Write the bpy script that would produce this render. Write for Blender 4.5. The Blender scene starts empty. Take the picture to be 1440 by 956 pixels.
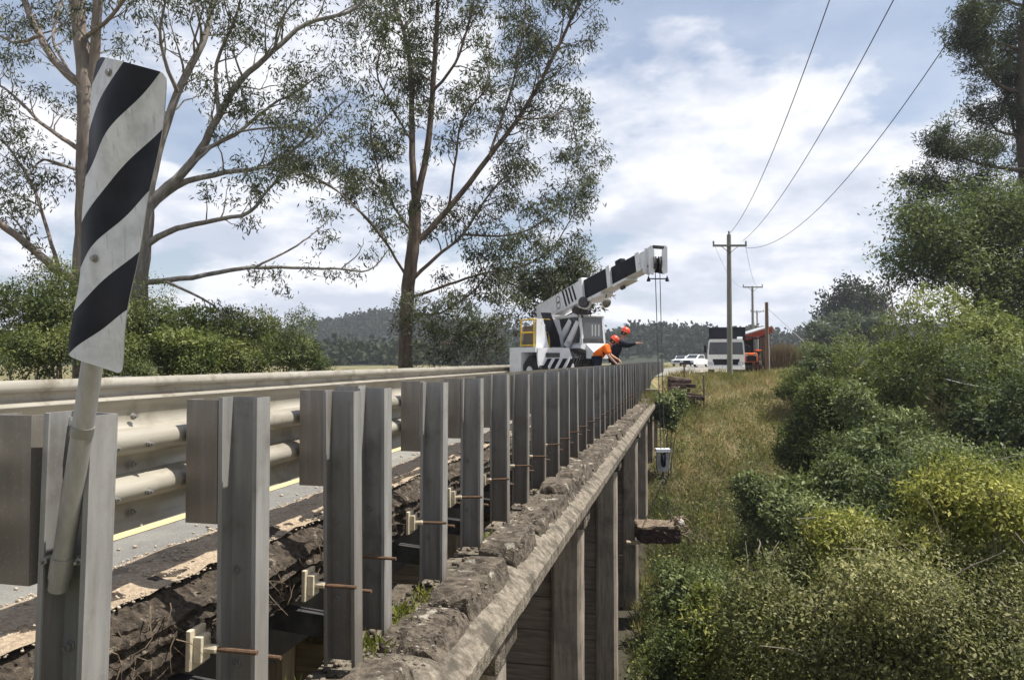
import bpy, bmesh, math, random
import numpy as np
from mathutils import Vector, Matrix
R = math.radians
sc = bpy.context.scene
COL = sc.collection

# ------------------------------------------------------------------ camera
F_PX, PSI = 1040.0, R(13.3)
PITCH = math.atan((505 - 478) / F_PX)
CAM = Vector((0, 0, 1.0))
cam_d = bpy.data.cameras.new('camera')
cam_d.sensor_width = 36
cam_d.lens = 36 * F_PX / 1440
cam_d.clip_start, cam_d.clip_end = 0.05, 6000
cam = bpy.data.objects.new('camera', cam_d)
COL.objects.link(cam)
cam.location = CAM
cam.rotation_euler = (R(90) + PITCH, 0, PSI)
sc.camera = cam
C_F = Vector((-math.sin(PSI) * math.cos(PITCH), math.cos(PSI) * math.cos(PITCH), math.sin(PITCH)))
C_R = Vector((math.cos(PSI), math.sin(PSI), 0))
C_U = C_R.cross(C_F)


def W(px, py, d):
    """where something seen at this place of the photograph stands, d metres along the view axis"""
    return CAM + C_F * d + C_R * ((px - 720) / F_PX * d) + C_U * ((478 - py) / F_PX * d)


# ------------------------------------------------------------------ light
SUN_EL, SUN_AZ = R(66), R(78)          # azimuth from +Y towards +X
sd = Vector((math.sin(SUN_AZ) * math.cos(SUN_EL), math.cos(SUN_AZ) * math.cos(SUN_EL), math.sin(SUN_EL)))
sun_d = bpy.data.lights.new('sun', 'SUN')
sun_d.energy = 5.0
sun_d.angle = R(0.6)
sun_d.color = (1.0, 0.95, 0.86)
sun = bpy.data.objects.new('sun', sun_d)
COL.objects.link(sun)
sun.rotation_euler = sd.to_track_quat('Z', 'Y').to_euler()

world = bpy.data.worlds.new('World')
sc.world = world
world.use_nodes = True
nt = world.node_tree
nt.nodes.clear()


def N(nt, typ, **kw):
    n = nt.nodes.new(typ)
    for k, v in kw.items():
        if k.startswith('i_'):
            key = k[2:]
            key = int(key) if key.isdigit() else key.replace('_', ' ')
            n.inputs[key].default_value = v
        else:
            setattr(n, k, v)
    return n


def math_n(nt, op, a, b=None, c=None, clamp=False):
    n = nt.nodes.new('ShaderNodeMath')
    n.operation = op
    n.use_clamp = clamp
    for i, v in enumerate((a, b, c)):
        if v is None:
            continue
        if isinstance(v, (int, float)):
            n.inputs[i].default_value = v
        else:
            nt.links.new(v, n.inputs[i])
    return n.outputs[0]


def ramp(nt, fac, stops, interp='LINEAR'):
    n = nt.nodes.new('ShaderNodeValToRGB')
    n.color_ramp.interpolation = interp
    e = n.color_ramp.elements
    while len(e) < len(stops):
        e.new(0.5)
    for el, (p, c) in zip(e, stops):
        el.position = p
        el.color = (c, c, c, 1) if isinstance(c, (int, float)) else (*c, 1)
    nt.links.new(fac, n.inputs[0])
    return n.outputs[0]


def mixc(nt, fac, a, b):
    n = nt.nodes.new('ShaderNodeMix')
    n.data_type = 'RGBA'
    for s, v in ((n.inputs[0], fac), (n.inputs[6], a), (n.inputs[7], b)):
        if isinstance(v, (int, float)):
            s.default_value = v
        elif isinstance(v, tuple):
            s.default_value = (*v, 1) if len(v) == 3 else v
        else:
            nt.links.new(v, s)
    return n.outputs[2]


sky = N(nt, 'ShaderNodeTexSky', sky_type='NISHITA', sun_disc=False, sun_elevation=SUN_EL, sun_rotation=SUN_AZ)
sky.air_density, sky.dust_density, sky.ozone_density = 1.0, 1.6, 1.5
tc = N(nt, 'ShaderNodeTexCoord')
sep = N(nt, 'ShaderNodeSeparateXYZ')
nt.links.new(tc.outputs['Generated'], sep.inputs[0])
zc = math_n(nt, 'MAXIMUM', sep.outputs[2], 0.0)
den = math_n(nt, 'ADD', zc, 0.30)
cx = math_n(nt, 'DIVIDE', sep.outputs[0], den)
cy = math_n(nt, 'DIVIDE', sep.outputs[1], den)
comb = N(nt, 'ShaderNodeCombineXYZ')
nt.links.new(cx, comb.inputs[0])
nt.links.new(cy, comb.inputs[1])
nt.links.new(math_n(nt, 'MULTIPLY', zc, 1.5), comb.inputs[2])


def cloud_noise(scale, detail, off, rough=0.55):
    m = N(nt, 'ShaderNodeMapping')
    m.inputs['Location'].default_value = off
    nt.links.new(comb.outputs[0], m.inputs[0])
    n = N(nt, 'ShaderNodeTexNoise')
    n.inputs['Scale'].default_value = scale
    n.inputs['Detail'].default_value = detail
    n.inputs['Roughness'].default_value = rough
    nt.links.new(m.outputs[0], n.inputs['Vector'])
    return n.outputs['Fac']


CLOUD_OFF = (3.7, 1.3, 0.4)
n1 = cloud_noise(2.1, 9, CLOUD_OFF, 0.52)
n2 = cloud_noise(5.0, 6, (1.2, 7.7, 2.0))
# cloud cover: thicker towards the horizon, where one looks through more of it
cover = math_n(nt, 'ADD', n1, math_n(nt, 'MULTIPLY', math_n(nt, 'SUBTRACT', 0.42, zc), 0.30))
mask = ramp(nt, cover, [(0.46, 0.34), (0.51, 0.82), (0.57, 1.0)])
mpu = N(nt, 'ShaderNodeVectorMath', operation='SCALE')
mpu.inputs['Scale'].default_value = 0.93
nt.links.new(comb.outputs[0], mpu.inputs[0])
mpo = N(nt, 'ShaderNodeMapping')
mpo.inputs['Location'].default_value = CLOUD_OFF
nt.links.new(mpu.outputs[0], mpo.inputs[0])
nup = N(nt, 'ShaderNodeTexNoise', i_Scale=2.1, i_Detail=9.0, i_Roughness=0.52)
nt.links.new(mpo.outputs[0], nup.inputs['Vector'])
lit = math_n(nt, 'ADD', math_n(nt, 'MULTIPLY', math_n(nt, 'SUBTRACT', n1, nup.outputs['Fac']), 4.2), 0.5)
lit = math_n(nt, 'ADD', lit, math_n(nt, 'MULTIPLY', math_n(nt, 'SUBTRACT', n2, 0.5), 0.5))
shade = ramp(nt, lit, [(0.15, (4.7, 5.1, 6.0)), (0.45, (5.7, 6.0, 6.8)), (0.80, (7.4, 7.5, 7.8))])
skyc = mixc(nt, mask, sky.outputs[0], shade)
bg = N(nt, 'ShaderNodeBackground')
bg.inputs[1].default_value = 0.084
out = N(nt, 'ShaderNodeOutputWorld')
nt.links.new(skyc, bg.inputs[0])
nt.links.new(bg.outputs[0], out.inputs[0])

sc.view_settings.view_transform = 'Standard'
sc.view_settings.look = 'None'
sc.view_settings.exposure = 0.75
sc.view_settings.gamma = 1.0
sc.cycles.max_bounces = 8
sc.cycles.volume_bounces = 0
sc.cycles.transparent_max_bounces = 8

# ------------------------------------------------------------------ materials
MATS = {}


def mat(name, col, rough=0.8, col2=None, scale=6.0, bump=0.0, bscale=40.0, metal=0.0, stretch=None,
        contrast=(0.35, 0.65), col3=None, s3=1.2, c3=(0.55, 0.7), spec=0.3, coat=0.0):
    if name in MATS:
        return MATS[name]
    m = bpy.data.materials.new(name)
    m.use_nodes = True
    t = m.node_tree
    b = t.nodes['Principled BSDF']
    b.inputs['Roughness'].default_value = rough
    b.inputs['Metallic'].default_value = metal
    b.inputs['Specular IOR Level'].default_value = spec
    b.inputs['Coat Weight'].default_value = coat
    co = N(t, 'ShaderNodeTexCoord').outputs['Object']
    geo = N(t, 'ShaderNodeNewGeometry')
    v = geo.outputs['Position']
    if stretch:
        mp = N(t, 'ShaderNodeMapping')
        mp.inputs['Scale'].default_value = stretch
        t.links.new(v, mp.inputs[0])
        v = mp.outputs[0]
    base = None
    if col2 is not None:
        n = N(t, 'ShaderNodeTexNoise', i_Scale=scale, i_Detail=6.0, i_Roughness=0.62)
        t.links.new(v, n.inputs['Vector'])
        base = ramp(t, n.outputs['Fac'], [(contrast[0], col), (contrast[1], col2)])
        if col3 is not None:
            n3 = N(t, 'ShaderNodeTexNoise', i_Scale=s3, i_Detail=5.0, i_Roughness=0.65)
            t.links.new(geo.outputs['Position'], n3.inputs['Vector'])
            base = mixc(t, ramp(t, n3.outputs['Fac'], [(c3[0], 0.0), (c3[1], 1.0)]), base, col3)
        t.links.new(base, b.inputs['Base Color'])
    else:
        b.inputs['Base Color'].default_value = (*col, 1)
    if bump:
        nb = N(t, 'ShaderNodeTexNoise', i_Scale=bscale, i_Detail=5.0, i_Roughness=0.6)
        t.links.new(v, nb.inputs['Vector'])
        bp = N(t, 'ShaderNodeBump')
        bp.inputs['Strength'].default_value = bump
        bp.inputs['Distance'].default_value = 0.02
        t.links.new(nb.outputs['Fac'], bp.inputs['Height'])
        t.links.new(bp.outputs[0], b.inputs['Normal'])
    MATS[name] = m
    return m


def leaf_mat(name, c0, c1, c2, trans=0.35, rough=0.58):
    m = bpy.data.materials.new(name)
    m.use_nodes = True
    t = m.node_tree
    t.nodes.clear()
    at = N(t, 'ShaderNodeAttribute', attribute_name='tint')
    c = ramp(t, at.outputs['Fac'], [(0.0, c0), (0.5, c1), (1.0, c2)])
    p = N(t, 'ShaderNodeBsdfPrincipled')
    p.inputs['Roughness'].default_value = rough
    p.inputs['Specular IOR Level'].default_value = 0.22
    t.links.new(c, p.inputs['Base Color'])
    tr = N(t, 'ShaderNodeBsdfTranslucent')
    tc_ = mixc(t, 0.35, c, (0.20, 0.26, 0.03))
    t.links.new(tc_, tr.inputs[0])
    mx = N(t, 'ShaderNodeMixShader')
    mx.inputs[0].default_value = trans
    t.links.new(p.outputs[0], mx.inputs[1])
    t.links.new(tr.outputs[0], mx.inputs[2])
    o = N(t, 'ShaderNodeOutputMaterial')
    t.links.new(mx.outputs[0], o.inputs[0])
    return m


M_STEEL = mat('galvanised_steel', (0.215, 0.212, 0.205), 0.42, (0.31, 0.306, 0.298), 3.0, 0.06, 60, metal=0.1,
              stretch=(6, 6, 0.7), col3=(0.105, 0.088, 0.072), s3=2.6, c3=(0.54, 0.78), spec=0.5)
M_RAIL = mat('galvanised_rail', (0.29, 0.268, 0.222), 0.45, (0.40, 0.372, 0.315), 2.0, 0.06, 40, metal=0.25,
             stretch=(8, 0.7, 8), col3=(0.20, 0.172, 0.13), s3=3.5, c3=(0.52, 0.72), spec=0.5)
M_RAILB = mat('bolt_steel', (0.25, 0.245, 0.23), 0.5, metal=0.5)
M_RUST = mat('rusty_rod', (0.075, 0.048, 0.032), 0.8, (0.14, 0.08, 0.045), 40, 0.3, 120)
M_CREAM = mat('cream_painted_plate', (0.55, 0.49, 0.37), 0.6, (0.40, 0.34, 0.24), 14, 0.15, 60)
M_CONC = mat('weathered_concrete', (0.046, 0.037, 0.028), 0.95, (0.145, 0.120, 0.093), 15.0, 1.0, 60, contrast=(0.38, 0.62),
             col3=(0.33, 0.30, 0.25), s3=5.0, c3=(0.60, 0.65))
M_CONC_L = mat('ledge_concrete', (0.105, 0.088, 0.066), 0.95, (0.27, 0.235, 0.187), 17.0, 1.0, 70, contrast=(0.36, 0.64),
               col3=(0.080, 0.069, 0.055), s3=3.0, c3=(0.50, 0.62))
M_PILE = mat('stained_pile', (0.21, 0.175, 0.142), 0.9, (0.37, 0.315, 0.26), 5.0, 0.4, 30, stretch=(4, 4, 0.35),
             col3=(0.10, 0.086, 0.074), s3=1.2, c3=(0.5, 0.75))
M_BOARD = mat('sheeting_board', (0.15, 0.122, 0.096), 0.9, (0.26, 0.22, 0.18), 5.0, 0.4, 30, stretch=(0.4, 4, 5),
              col3=(0.06, 0.05, 0.042), s3=0.9, c3=(0.5, 0.75))
M_DARKDECK = mat('deck_underside', (0.05, 0.043, 0.036), 0.95, (0.09, 0.078, 0.065), 3)
M_EARTH = mat('crumbling_earth', (0.026, 0.020, 0.015), 0.95, (0.105, 0.083, 0.063), 30, 1.0, 120,
              col3=(0.24, 0.20, 0.15), s3=16, c3=(0.58, 0.66))
M_ASPH = mat('asphalt', (0.12, 0.117, 0.11), 0.95, (0.22, 0.212, 0.195), 90, 0.6, 160, contrast=(0.3, 0.7),
             col3=(0.30, 0.285, 0.25), s3=0.9, c3=(0.45, 0.75))
M_LINE = mat('edge_line_paint', (0.56, 0.43, 0.21), 0.8, (0.40, 0.33, 0.20), 30, contrast=(0.45, 0.7))
M_GRAVEL = mat('gravel_bed', (0.24, 0.18, 0.125), 0.95, (0.46, 0.37, 0.265), 55, 1.0, 70, contrast=(0.3, 0.68),
               col3=(0.14, 0.11, 0.085), s3=2.5, c3=(0.55, 0.72))
M_STONE = mat('gravel_stone', (0.25, 0.20, 0.15), 0.9, (0.48, 0.41, 0.32), 22, contrast=(0.35, 0.65))
M_WHITE = mat('white_paint', (0.78, 0.79, 0.80), 0.4, (0.62, 0.63, 0.64), 3, contrast=(0.4, 0.9), spec=0.5, coat=0.2)
M_CRANEW = mat('crane_white', (0.72, 0.73, 0.75), 0.35, (0.55, 0.56, 0.58), 2.5, contrast=(0.45, 0.85), spec=0.5, coat=0.3)
M_BLACK = mat('black_paint', (0.012, 0.013, 0.019), 0.55, spec=0.15)
M_DARKSTEEL = mat('dark_steel', (0.05, 0.05, 0.055), 0.55, (0.10, 0.095, 0.09), 12, metal=0.3)
M_RUBBER = mat('rubber', (0.022, 0.021, 0.020), 0.85)
M_YELLOW = mat('yellow_paint', (0.62, 0.40, 0.05), 0.5)
M_CHROME = mat('lamp_reflector', (0.6, 0.6, 0.62), 0.2, metal=0.9)
M_HIVIS = mat('hi_vis_orange', (0.85, 0.17, 0.015), 0.75, (0.72, 0.13, 0.012), 9)
M_HELMET = mat('red_helmet', (0.70, 0.075, 0.025), 0.35, spec=0.5)
M_NAVY = mat('navy_cloth', (0.016, 0.020, 0.035), 0.9)
M_SKIN = mat('skin', (0.42, 0.24, 0.16), 0.6)
M_GLOVE = mat('black_glove', (0.03, 0.03, 0.032), 0.8)
M_HAIR = mat('dark_hair', (0.03, 0.02, 0.014), 0.8)
M_SILVER = mat('silver_tape', (0.55, 0.56, 0.56), 0.4)
M_ORANGE = mat('orange_paint', (0.75, 0.13, 0.02), 0.45)
M_REDPAINT = mat('faded_red_board', (0.36, 0.06, 0.035), 0.7, (0.26, 0.05, 0.03), 6)
M_POLE = mat('timber_pole', (0.17, 0.165, 0.14), 0.9, (0.28, 0.275, 0.24), 5, 0.4, 30, stretch=(8, 8, 0.5))
M_POLEBR = mat('brown_timber_pole', (0.13, 0.085, 0.06), 0.9, (0.20, 0.14, 0.10), 5, 0.4, 30, stretch=(8, 8, 0.5))
M_WIRE = mat('wire', (0.07, 0.072, 0.08), 0.6)
M_WIREL = mat('bright_wire', (0.45, 0.45, 0.46), 0.5)
M_TIMBER = mat('old_timber', (0.12, 0.085, 0.06), 0.9, (0.25, 0.20, 0.15), 6, 0.6, 40, stretch=(1, 6, 6))
M_TIMBERD = mat('dark_red_timber', (0.035, 0.020, 0.020), 0.9, (0.07, 0.04, 0.035), 5, 0.5, 30)
M_SPLIT = mat('split_timber', (0.36, 0.28, 0.19), 0.9, (0.22, 0.17, 0.12), 9, 0.5, 50)


def glass_mat(name, col, rough=0.06):
    m = mat(name, col, rough, spec=0.8)
    return m


M_GLASS = glass_mat('dark_window_glass', (0.03, 0.034, 0.04))
M_GLASSG = glass_mat('grey_window_glass', (0.085, 0.09, 0.095), 0.12)


t = M_STEEL.node_tree
b_ = t.nodes['Principled BSDF']
src = b_.inputs['Base Color'].links[0].from_socket
oi = N(t, 'ShaderNodeObjectInfo')
ob = N(t, 'ShaderNodeTexCoord')
sz = N(t, 'ShaderNodeSeparateXYZ')
t.links.new(ob.outputs['Object'], sz.inputs[0])
mp = N(t, 'ShaderNodeMapping')
mp.inputs['Scale'].default_value = (22, 22, 1.1)
t.links.new(N(t, 'ShaderNodeNewGeometry').outputs['Position'], mp.inputs[0])
stn = N(t, 'ShaderNodeTexNoise', i_Scale=1.0, i_Detail=5.0, i_Roughness=0.6)
t.links.new(mp.outputs[0], stn.inputs['Vector'])
soil = math_n(t, 'ADD', math_n(t, 'SUBTRACT', 0.95, sz.outputs[2]), math_n(t, 'MULTIPLY', math_n(t, 'SUBTRACT', stn.outputs['Fac'], 0.5), 2.2))
soil = math_n(t, 'ADD', soil, math_n(t, 'MULTIPLY', math_n(t, 'SUBTRACT', oi.outputs['Random'], 0.5), 0.7))
c1 = mixc(t, ramp(t, soil, [(0.1, 0.0), (0.95, 0.75)]), src, (0.165, 0.132, 0.10))
c1 = mixc(t, math_n(t, 'MULTIPLY', oi.outputs['Random'], 0.30), c1, (0.12, 0.118, 0.114))
spk = N(t, 'ShaderNodeTexNoise', i_Scale=95.0, i_Detail=3.0)
t.links.new(N(t, 'ShaderNodeNewGeometry').outputs['Position'], spk.inputs['Vector'])
c1 = mixc(t, ramp(t, spk.outputs['Fac'], [(0.60, 0.0), (0.72, 0.45)]), c1, (0.30, 0.295, 0.28))
t.links.new(c1, b_.inputs['Base Color'])


# ------------------------------------------------------------------ mesh helpers
class MB:
    def __init__(self):
        self.v, self.f, self.mi = [], [], []
        self.cur = 0

    def add(self, verts, faces):
        o = len(self.v)
        self.v += [tuple(p) for p in verts]
        for f in faces:
            self.f.append(tuple(i + o for i in f))
            self.mi.append(self.cur)
        return self

    def box(self, lo, hi, M=None):
        x0, y0, z0 = lo
        x1, y1, z1 = hi
        vs = [(x0, y0, z0), (x1, y0, z0), (x1, y1, z0), (x0, y1, z0), (x0, y0, z1), (x1, y0, z1), (x1, y1, z1), (x0, y1, z1)]
        if M is not None:
            vs = [M @ Vector(p) for p in vs]
        return self.add(vs, [(0, 3, 2, 1), (4, 5, 6, 7), (0, 1, 5, 4), (1, 2, 6, 5), (2, 3, 7, 6), (3, 0, 4, 7)])

    def bbox(self, lo, hi, b, M=None):
        """box with chamfered vertical and horizontal edges"""
        bm = bmesh.new()
        bmesh.ops.create_cube(bm, size=1)
        c = [(a + d) / 2 for a, d in zip(lo, hi)]
        s = [d - a for a, d in zip(lo, hi)]
        for v in bm.verts:
            v.co = Vector((v.co.x * s[0] + c[0], v.co.y * s[1] + c[1], v.co.z * s[2] + c[2]))
        bmesh.ops.bevel(bm, geom=list(bm.edges), offset=b, segments=2, affect='EDGES', profile=0.6)
        bm.verts.index_update()
        vs = [(M @ v.co if M is not None else v.co) for v in bm.verts]
        fs = [[v.index for v in f.verts] for f in bm.faces]
        bm.free()
        return self.add(vs, fs)

    def prism(self, pts, d0, d1, frame):
        """pts: 2D outline (a,b); frame = (origin, A, B, D) vectors"""
        O, A, B, D = frame
        n = len(pts)
        vs = [O + A * a + B * b + D * d0 for a, b in pts] + [O + A * a + B * b + D * d1 for a, b in pts]
        fs = [tuple(range(n - 1, -1, -1)), tuple(range(n, 2 * n))]
        fs += [(i, (i + 1) % n, (i + 1) % n + n, i + n) for i in range(n)]
        return self.add(vs, fs)

    def beam(self, p0, p1, w, h, up=Vector((0, 0, 1)), w1=None, h1=None):
        p0, p1 = Vector(p0), Vector(p1)
        d = (p1 - p0).normalized()
        s = d.cross(up).normalized()
        u = s.cross(d)
        w1 = w if w1 is None else w1
        h1 = h if h1 is None else h1
        vs = []
        for p, ww, hh in ((p0, w, h), (p1, w1, h1)):
            vs += [p - s * ww / 2 - u * hh / 2, p + s * ww / 2 - u * hh / 2, p + s * ww / 2 + u * hh / 2, p - s * ww / 2 + u * hh / 2]
        return self.add(vs, [(0, 3, 2, 1), (4, 5, 6, 7), (0, 1, 5, 4), (1, 2, 6, 5), (2, 3, 7, 6), (3, 0, 4, 7)])

    def tube(self, pts, rad, n=8, cap=True):
        pts = [Vector(p) for p in pts]
        if isinstance(rad, (int, float)):
            rad = [rad] * len(pts)
        vs, fs = [], []
        prev = None
        for i, p in enumerate(pts):
            d = (pts[min(i + 1, len(pts) - 1)] - pts[max(i - 1, 0)])
            d = d.normalized() if d.length > 1e-9 else Vector((0, 0, 1))
            if prev is None:
                a = d.cross(Vector((0.31, 0.17, 0.93)))
                if a.length < 0.1:
                    a = d.cross(Vector((1, 0, 0)))
            else:
                a = prev - d * prev.dot(d)
            a.normalize()
            prev = a
            b = d.cross(a)
            for k in range(n):
                t = 2 * math.pi * k / n
                vs.append(p + (a * math.cos(t) + b * math.sin(t)) * rad[i])
        for i in range(len(pts) - 1):
            for k in range(n):
                k2 = (k + 1) % n
                fs.append((i * n + k, i * n + k2, (i + 1) * n + k2, (i + 1) * n + k))
        if cap:
            fs.append(tuple(range(n - 1, -1, -1)))
            fs.append(tuple(range((len(pts) - 1) * n, len(pts) * n)))
        return self.add(vs, fs)

    def lathe(self, prof, O, axis, n=20):
        """prof: (radius, height) list along the axis"""
        axis = Vector(axis).normalized()
        a = axis.cross(Vector((0.3, 0.2, 0.93)))
        if a.length < 0.2:
            a = axis.cross(Vector((1, 0, 0)))
        a.normalize()
        b = axis.cross(a)
        O = Vector(O)
        vs, fs = [], []
        for r, h in prof:
            for k in range(n):
                t = 2 * math.pi * k / n
                vs.append(O + axis * h + (a * math.cos(t) + b * math.sin(t)) * r)
        for i in range(len(prof) - 1):
            for k in range(n):
                k2 = (k + 1) % n
                fs.append((i * n + k, i * n + k2, (i + 1) * n + k2, (i + 1) * n + k))
        fs.append(tuple(range(n - 1, -1, -1)))
        fs.append(tuple(range((len(prof) - 1) * n, len(prof) * n)))
        return self.add(vs, fs)

    def mesh(self, name, mats, smooth=False):
        me = bpy.data.meshes.new(name)
        me.from_pydata(self.v, [], self.f)
        for m in (mats if isinstance(mats, (list, tuple)) else [mats]):
            me.materials.append(m)
        if any(self.mi):
            me.polygons.foreach_set('material_index', self.mi)
        if smooth:
            me.polygons.foreach_set('use_smooth', [True] * len(me.polygons))
            try:
                me.set_sharp_from_angle(angle=R(38))
            except Exception:
                pass
        me.update()
        return me


def link(name, me, parent=None, loc=None, kind=None, label=None):
    o = bpy.data.objects.new(name, me)
    COL.objects.link(o)
    if parent is not None:
        o.parent = parent
    if loc is not None:
        o.location = loc
    if kind:
        o['kind'] = kind
    if label:
        o['label'] = label
    return o


def root_of(o):
    p = Vector((0, 0, 0))
    while o is not None:
        p += o.location
        o = o.parent
    return p


def part(name, mb, mats, parent=None, smooth=False, kind=None, label=None, local=False):
    """link a mesh given in world coordinates under its thing (things here are only moved, not turned, while being built)"""
    me = mb.mesh(name, mats, smooth)
    if parent is not None and not local:
        me.transform(Matrix.Translation(-root_of(parent)))
    return link(name, me, parent, None, kind, label)


def thing(name, label, cat, loc=(0, 0, 0), group=None):
    o = bpy.data.objects.new(name, None)
    o.empty_display_size = 0.2
    COL.objects.link(o)
    o.location = loc
    o['label'] = label
    o['category'] = cat
    if group:
        o['group'] = group
    return o


def tag(o, label, cat, group=None):
    o['label'] = label
    o['category'] = cat
    if group:
        o['group'] = group
    return o


def copy_tree(o, parent=None):
    c = o.copy()
    COL.objects.link(c)
    if parent is not None:
        c.parent = parent
    for ch in list(o.children):
        copy_tree(ch, c)
    return c


def roughen(me, amp, freq, seed=0):
    """uneven, weathered surface: push vertices by smooth noise"""
    from mathutils import noise
    off = Vector((seed * 3.1, seed * 1.7, seed * 0.9))
    for v in me.vertices:
        n = noise.noise_vector(v.co * freq + off) + noise.noise_vector(v.co * freq * 2.7 + off) * 0.5
        v.co += n * amp
    me.update()


def rock_box(lo, hi, cuts, amp, freq, seed, bev=0.0, taper=None):
    bm = bmesh.new()
    bmesh.ops.create_cube(bm, size=1)
    s = [h - l for l, h in zip(lo, hi)]
    bmesh.ops.scale(bm, vec=s, verts=bm.verts)
    if bev:
        bmesh.ops.bevel(bm, geom=list(bm.edges), offset=bev, segments=1, affect='EDGES')
    m = max(s)
    for ax in range(3):
        k = int(round(cuts * s[ax] / m))
        for i in range(1, k):
            co = [0, 0, 0]
            no = [0, 0, 0]
            co[ax] = -s[ax] / 2 + s[ax] * i / k
            no[ax] = 1
            bmesh.ops.bisect_plane(bm, geom=bm.verts[:] + bm.edges[:] + bm.faces[:], plane_co=co, plane_no=no)
    for v in bm.verts:
        v.co += Vector([(l + h) / 2 for l, h in zip(lo, hi)])
        if taper:
            taper(v)
    me = bpy.data.meshes.new('rock')
    bm.to_mesh(me)
    bm.free()
    roughen(me, amp, freq, seed)
    return me


# ------------------------------------------------------------------ terrain
def sstep(a, b, x):
    t = np.clip((x - a) / (b - a), 0, 1)
    return t * t * (3 - 2 * t)


def road_x(Y):
    return np.interp(Y, [-60, 36, 50, 64, 80, 110, 160, 400], [-4.6, -4.6, -3.6, -1.6, 0.4, 2.2, 3.5, 8.0])


def hgt(X, Y):
    X = np.asarray(X, float)
    Y = np.asarray(Y, float)
    floor = np.where(X < -8, -4.2, -6.4)
    near = 1 - sstep(1.2, 8.0, Y + 0.25 * np.maximum(X, 0))
    far = sstep(21, 45, Y - 0.10 * np.maximum(X - 4, 0))
    bank = np.maximum(near, far)
    lvl = np.where(Y > 20, -0.75, -0.62)
    side = sstep(16, 60, X) * 0.75
    left = sstep(-10, -16, X) * 0.85
    bank = np.maximum(np.maximum(bank, side), left)
    z = floor + (lvl - floor) * bank
    # road fill on either side of the bridge
    rx = road_x(Y)
    fill = sstep(3.6, 2.4, np.abs(X - rx))
    on = np.maximum(sstep(33.0, 36.0, Y), sstep(1.2, 0.2, Y))
    z = z + (-0.05 - z) * fill * on
    # flat verge round the parked lorry
    verge = sstep(39, 46.5, Y) * sstep(15, 8, np.abs(X - 3))
    z = z + (-0.03 - z) * verge
    bump = 0.10 * np.sin(X * 0.9 + 1.3 * np.sin(Y * 0.5)) * np.cos(Y * 0.7) + 0.06 * np.sin(X * 2.3) * np.sin(Y * 2.1)
    z = z + bump * (1 - np.clip(fill * on + verge, 0, 1)) * np.clip(1 - (Y - 60) / 60, 0, 1)
    return z


def H(x, y):
    return float(hgt(x, y))


def grid_axis(fine0, fine1, step, far):
    a = list(np.arange(fine0, fine1 + 1e-6, step))
    s = step
    x = fine1
    while x < far:
        s *= 1.25
        x += s
        a.append(x)
    s = step
    x = fine0
    while x > -far:
        s *= 1.25
        x -= s
        a.insert(0, x)
    return np.array(a)


gx, gy = grid_axis(-20, 26, 0.6, 3000), grid_axis(-6, 66, 0.6, 3000)
GX, GY = np.meshgrid(gx, gy)
GZ = hgt(GX, GY)
vs = np.stack([GX, GY, GZ], -1).reshape(-1, 3)
nx, ny = len(gx), len(gy)
idx = np.arange(nx * ny).reshape(ny, nx)
qs = np.stack([idx[:-1, :-1], idx[:-1, 1:], idx[1:, 1:], idx[1:, :-1]], -1).reshape(-1, 4)
me = bpy.data.meshes.new('ground')
me.from_pydata(vs.tolist(), [], qs.tolist())
me.polygons.foreach_set('use_smooth', [True] * len(me.polygons))
M_GROUND = mat('dry_grass_ground', (0.11, 0.095, 0.045), 0.95, (0.24, 0.19, 0.10), 1.6, 0.8, 12,
               col3=(0.075, 0.085, 0.03), s3=0.35, c3=(0.45, 0.6))
gt = M_GROUND.node_tree
gb = gt.nodes['Principled BSDF']
src = gb.inputs['Base Color'].links[0].from_socket
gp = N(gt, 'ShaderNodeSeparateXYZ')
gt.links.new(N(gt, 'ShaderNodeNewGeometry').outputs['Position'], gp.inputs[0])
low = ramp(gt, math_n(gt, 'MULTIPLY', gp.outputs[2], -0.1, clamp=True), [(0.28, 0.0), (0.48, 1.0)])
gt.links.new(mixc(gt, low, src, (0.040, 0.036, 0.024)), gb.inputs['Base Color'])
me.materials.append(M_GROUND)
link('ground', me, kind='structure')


def ribbon(name, ys, xl, xr, z, m, kind='structure'):
    vs, fs = [], []
    for y in ys:
        vs += [(xl(y), y, z), (xr(y), y, z)]
    for i in range(len(ys) - 1):
        fs.append((2 * i, 2 * i + 1, 2 * i + 3, 2 * i + 2))
    me = bpy.data.meshes.new(name)
    me.from_pydata(vs, [], fs)
    me.materials.append(m)
    return link(name, me, kind=kind)


ys_r = list(np.arange(-20, 120, 1.5)) + list(range(120, 401, 20))
ribbon('road', ys_r, lambda y: float(road_x(y)) - 2.6, lambda y: float(road_x(y)) + 2.02 + 0.5 * float(sstep(40, 47, y)), 0.004, M_ASPH)
ribbon('road_marking', ys_r, lambda y: float(road_x(y)) + 1.44, lambda y: float(road_x(y)) + 1.54, 0.008, M_LINE)
ribbon('gravel_layby', list(np.arange(47, 72, 1.5)), lambda y: float(road_x(y)) + 2.0, lambda y: float(road_x(y)) + 2.3 + 5.2 * float(sstep(46, 51, y) * sstep(73, 66, y)), 0.0,
       mat('layby_gravel', (0.30, 0.27, 0.22), 0.95, (0.42, 0.38, 0.32), 20, 0.6, 60))

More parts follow.
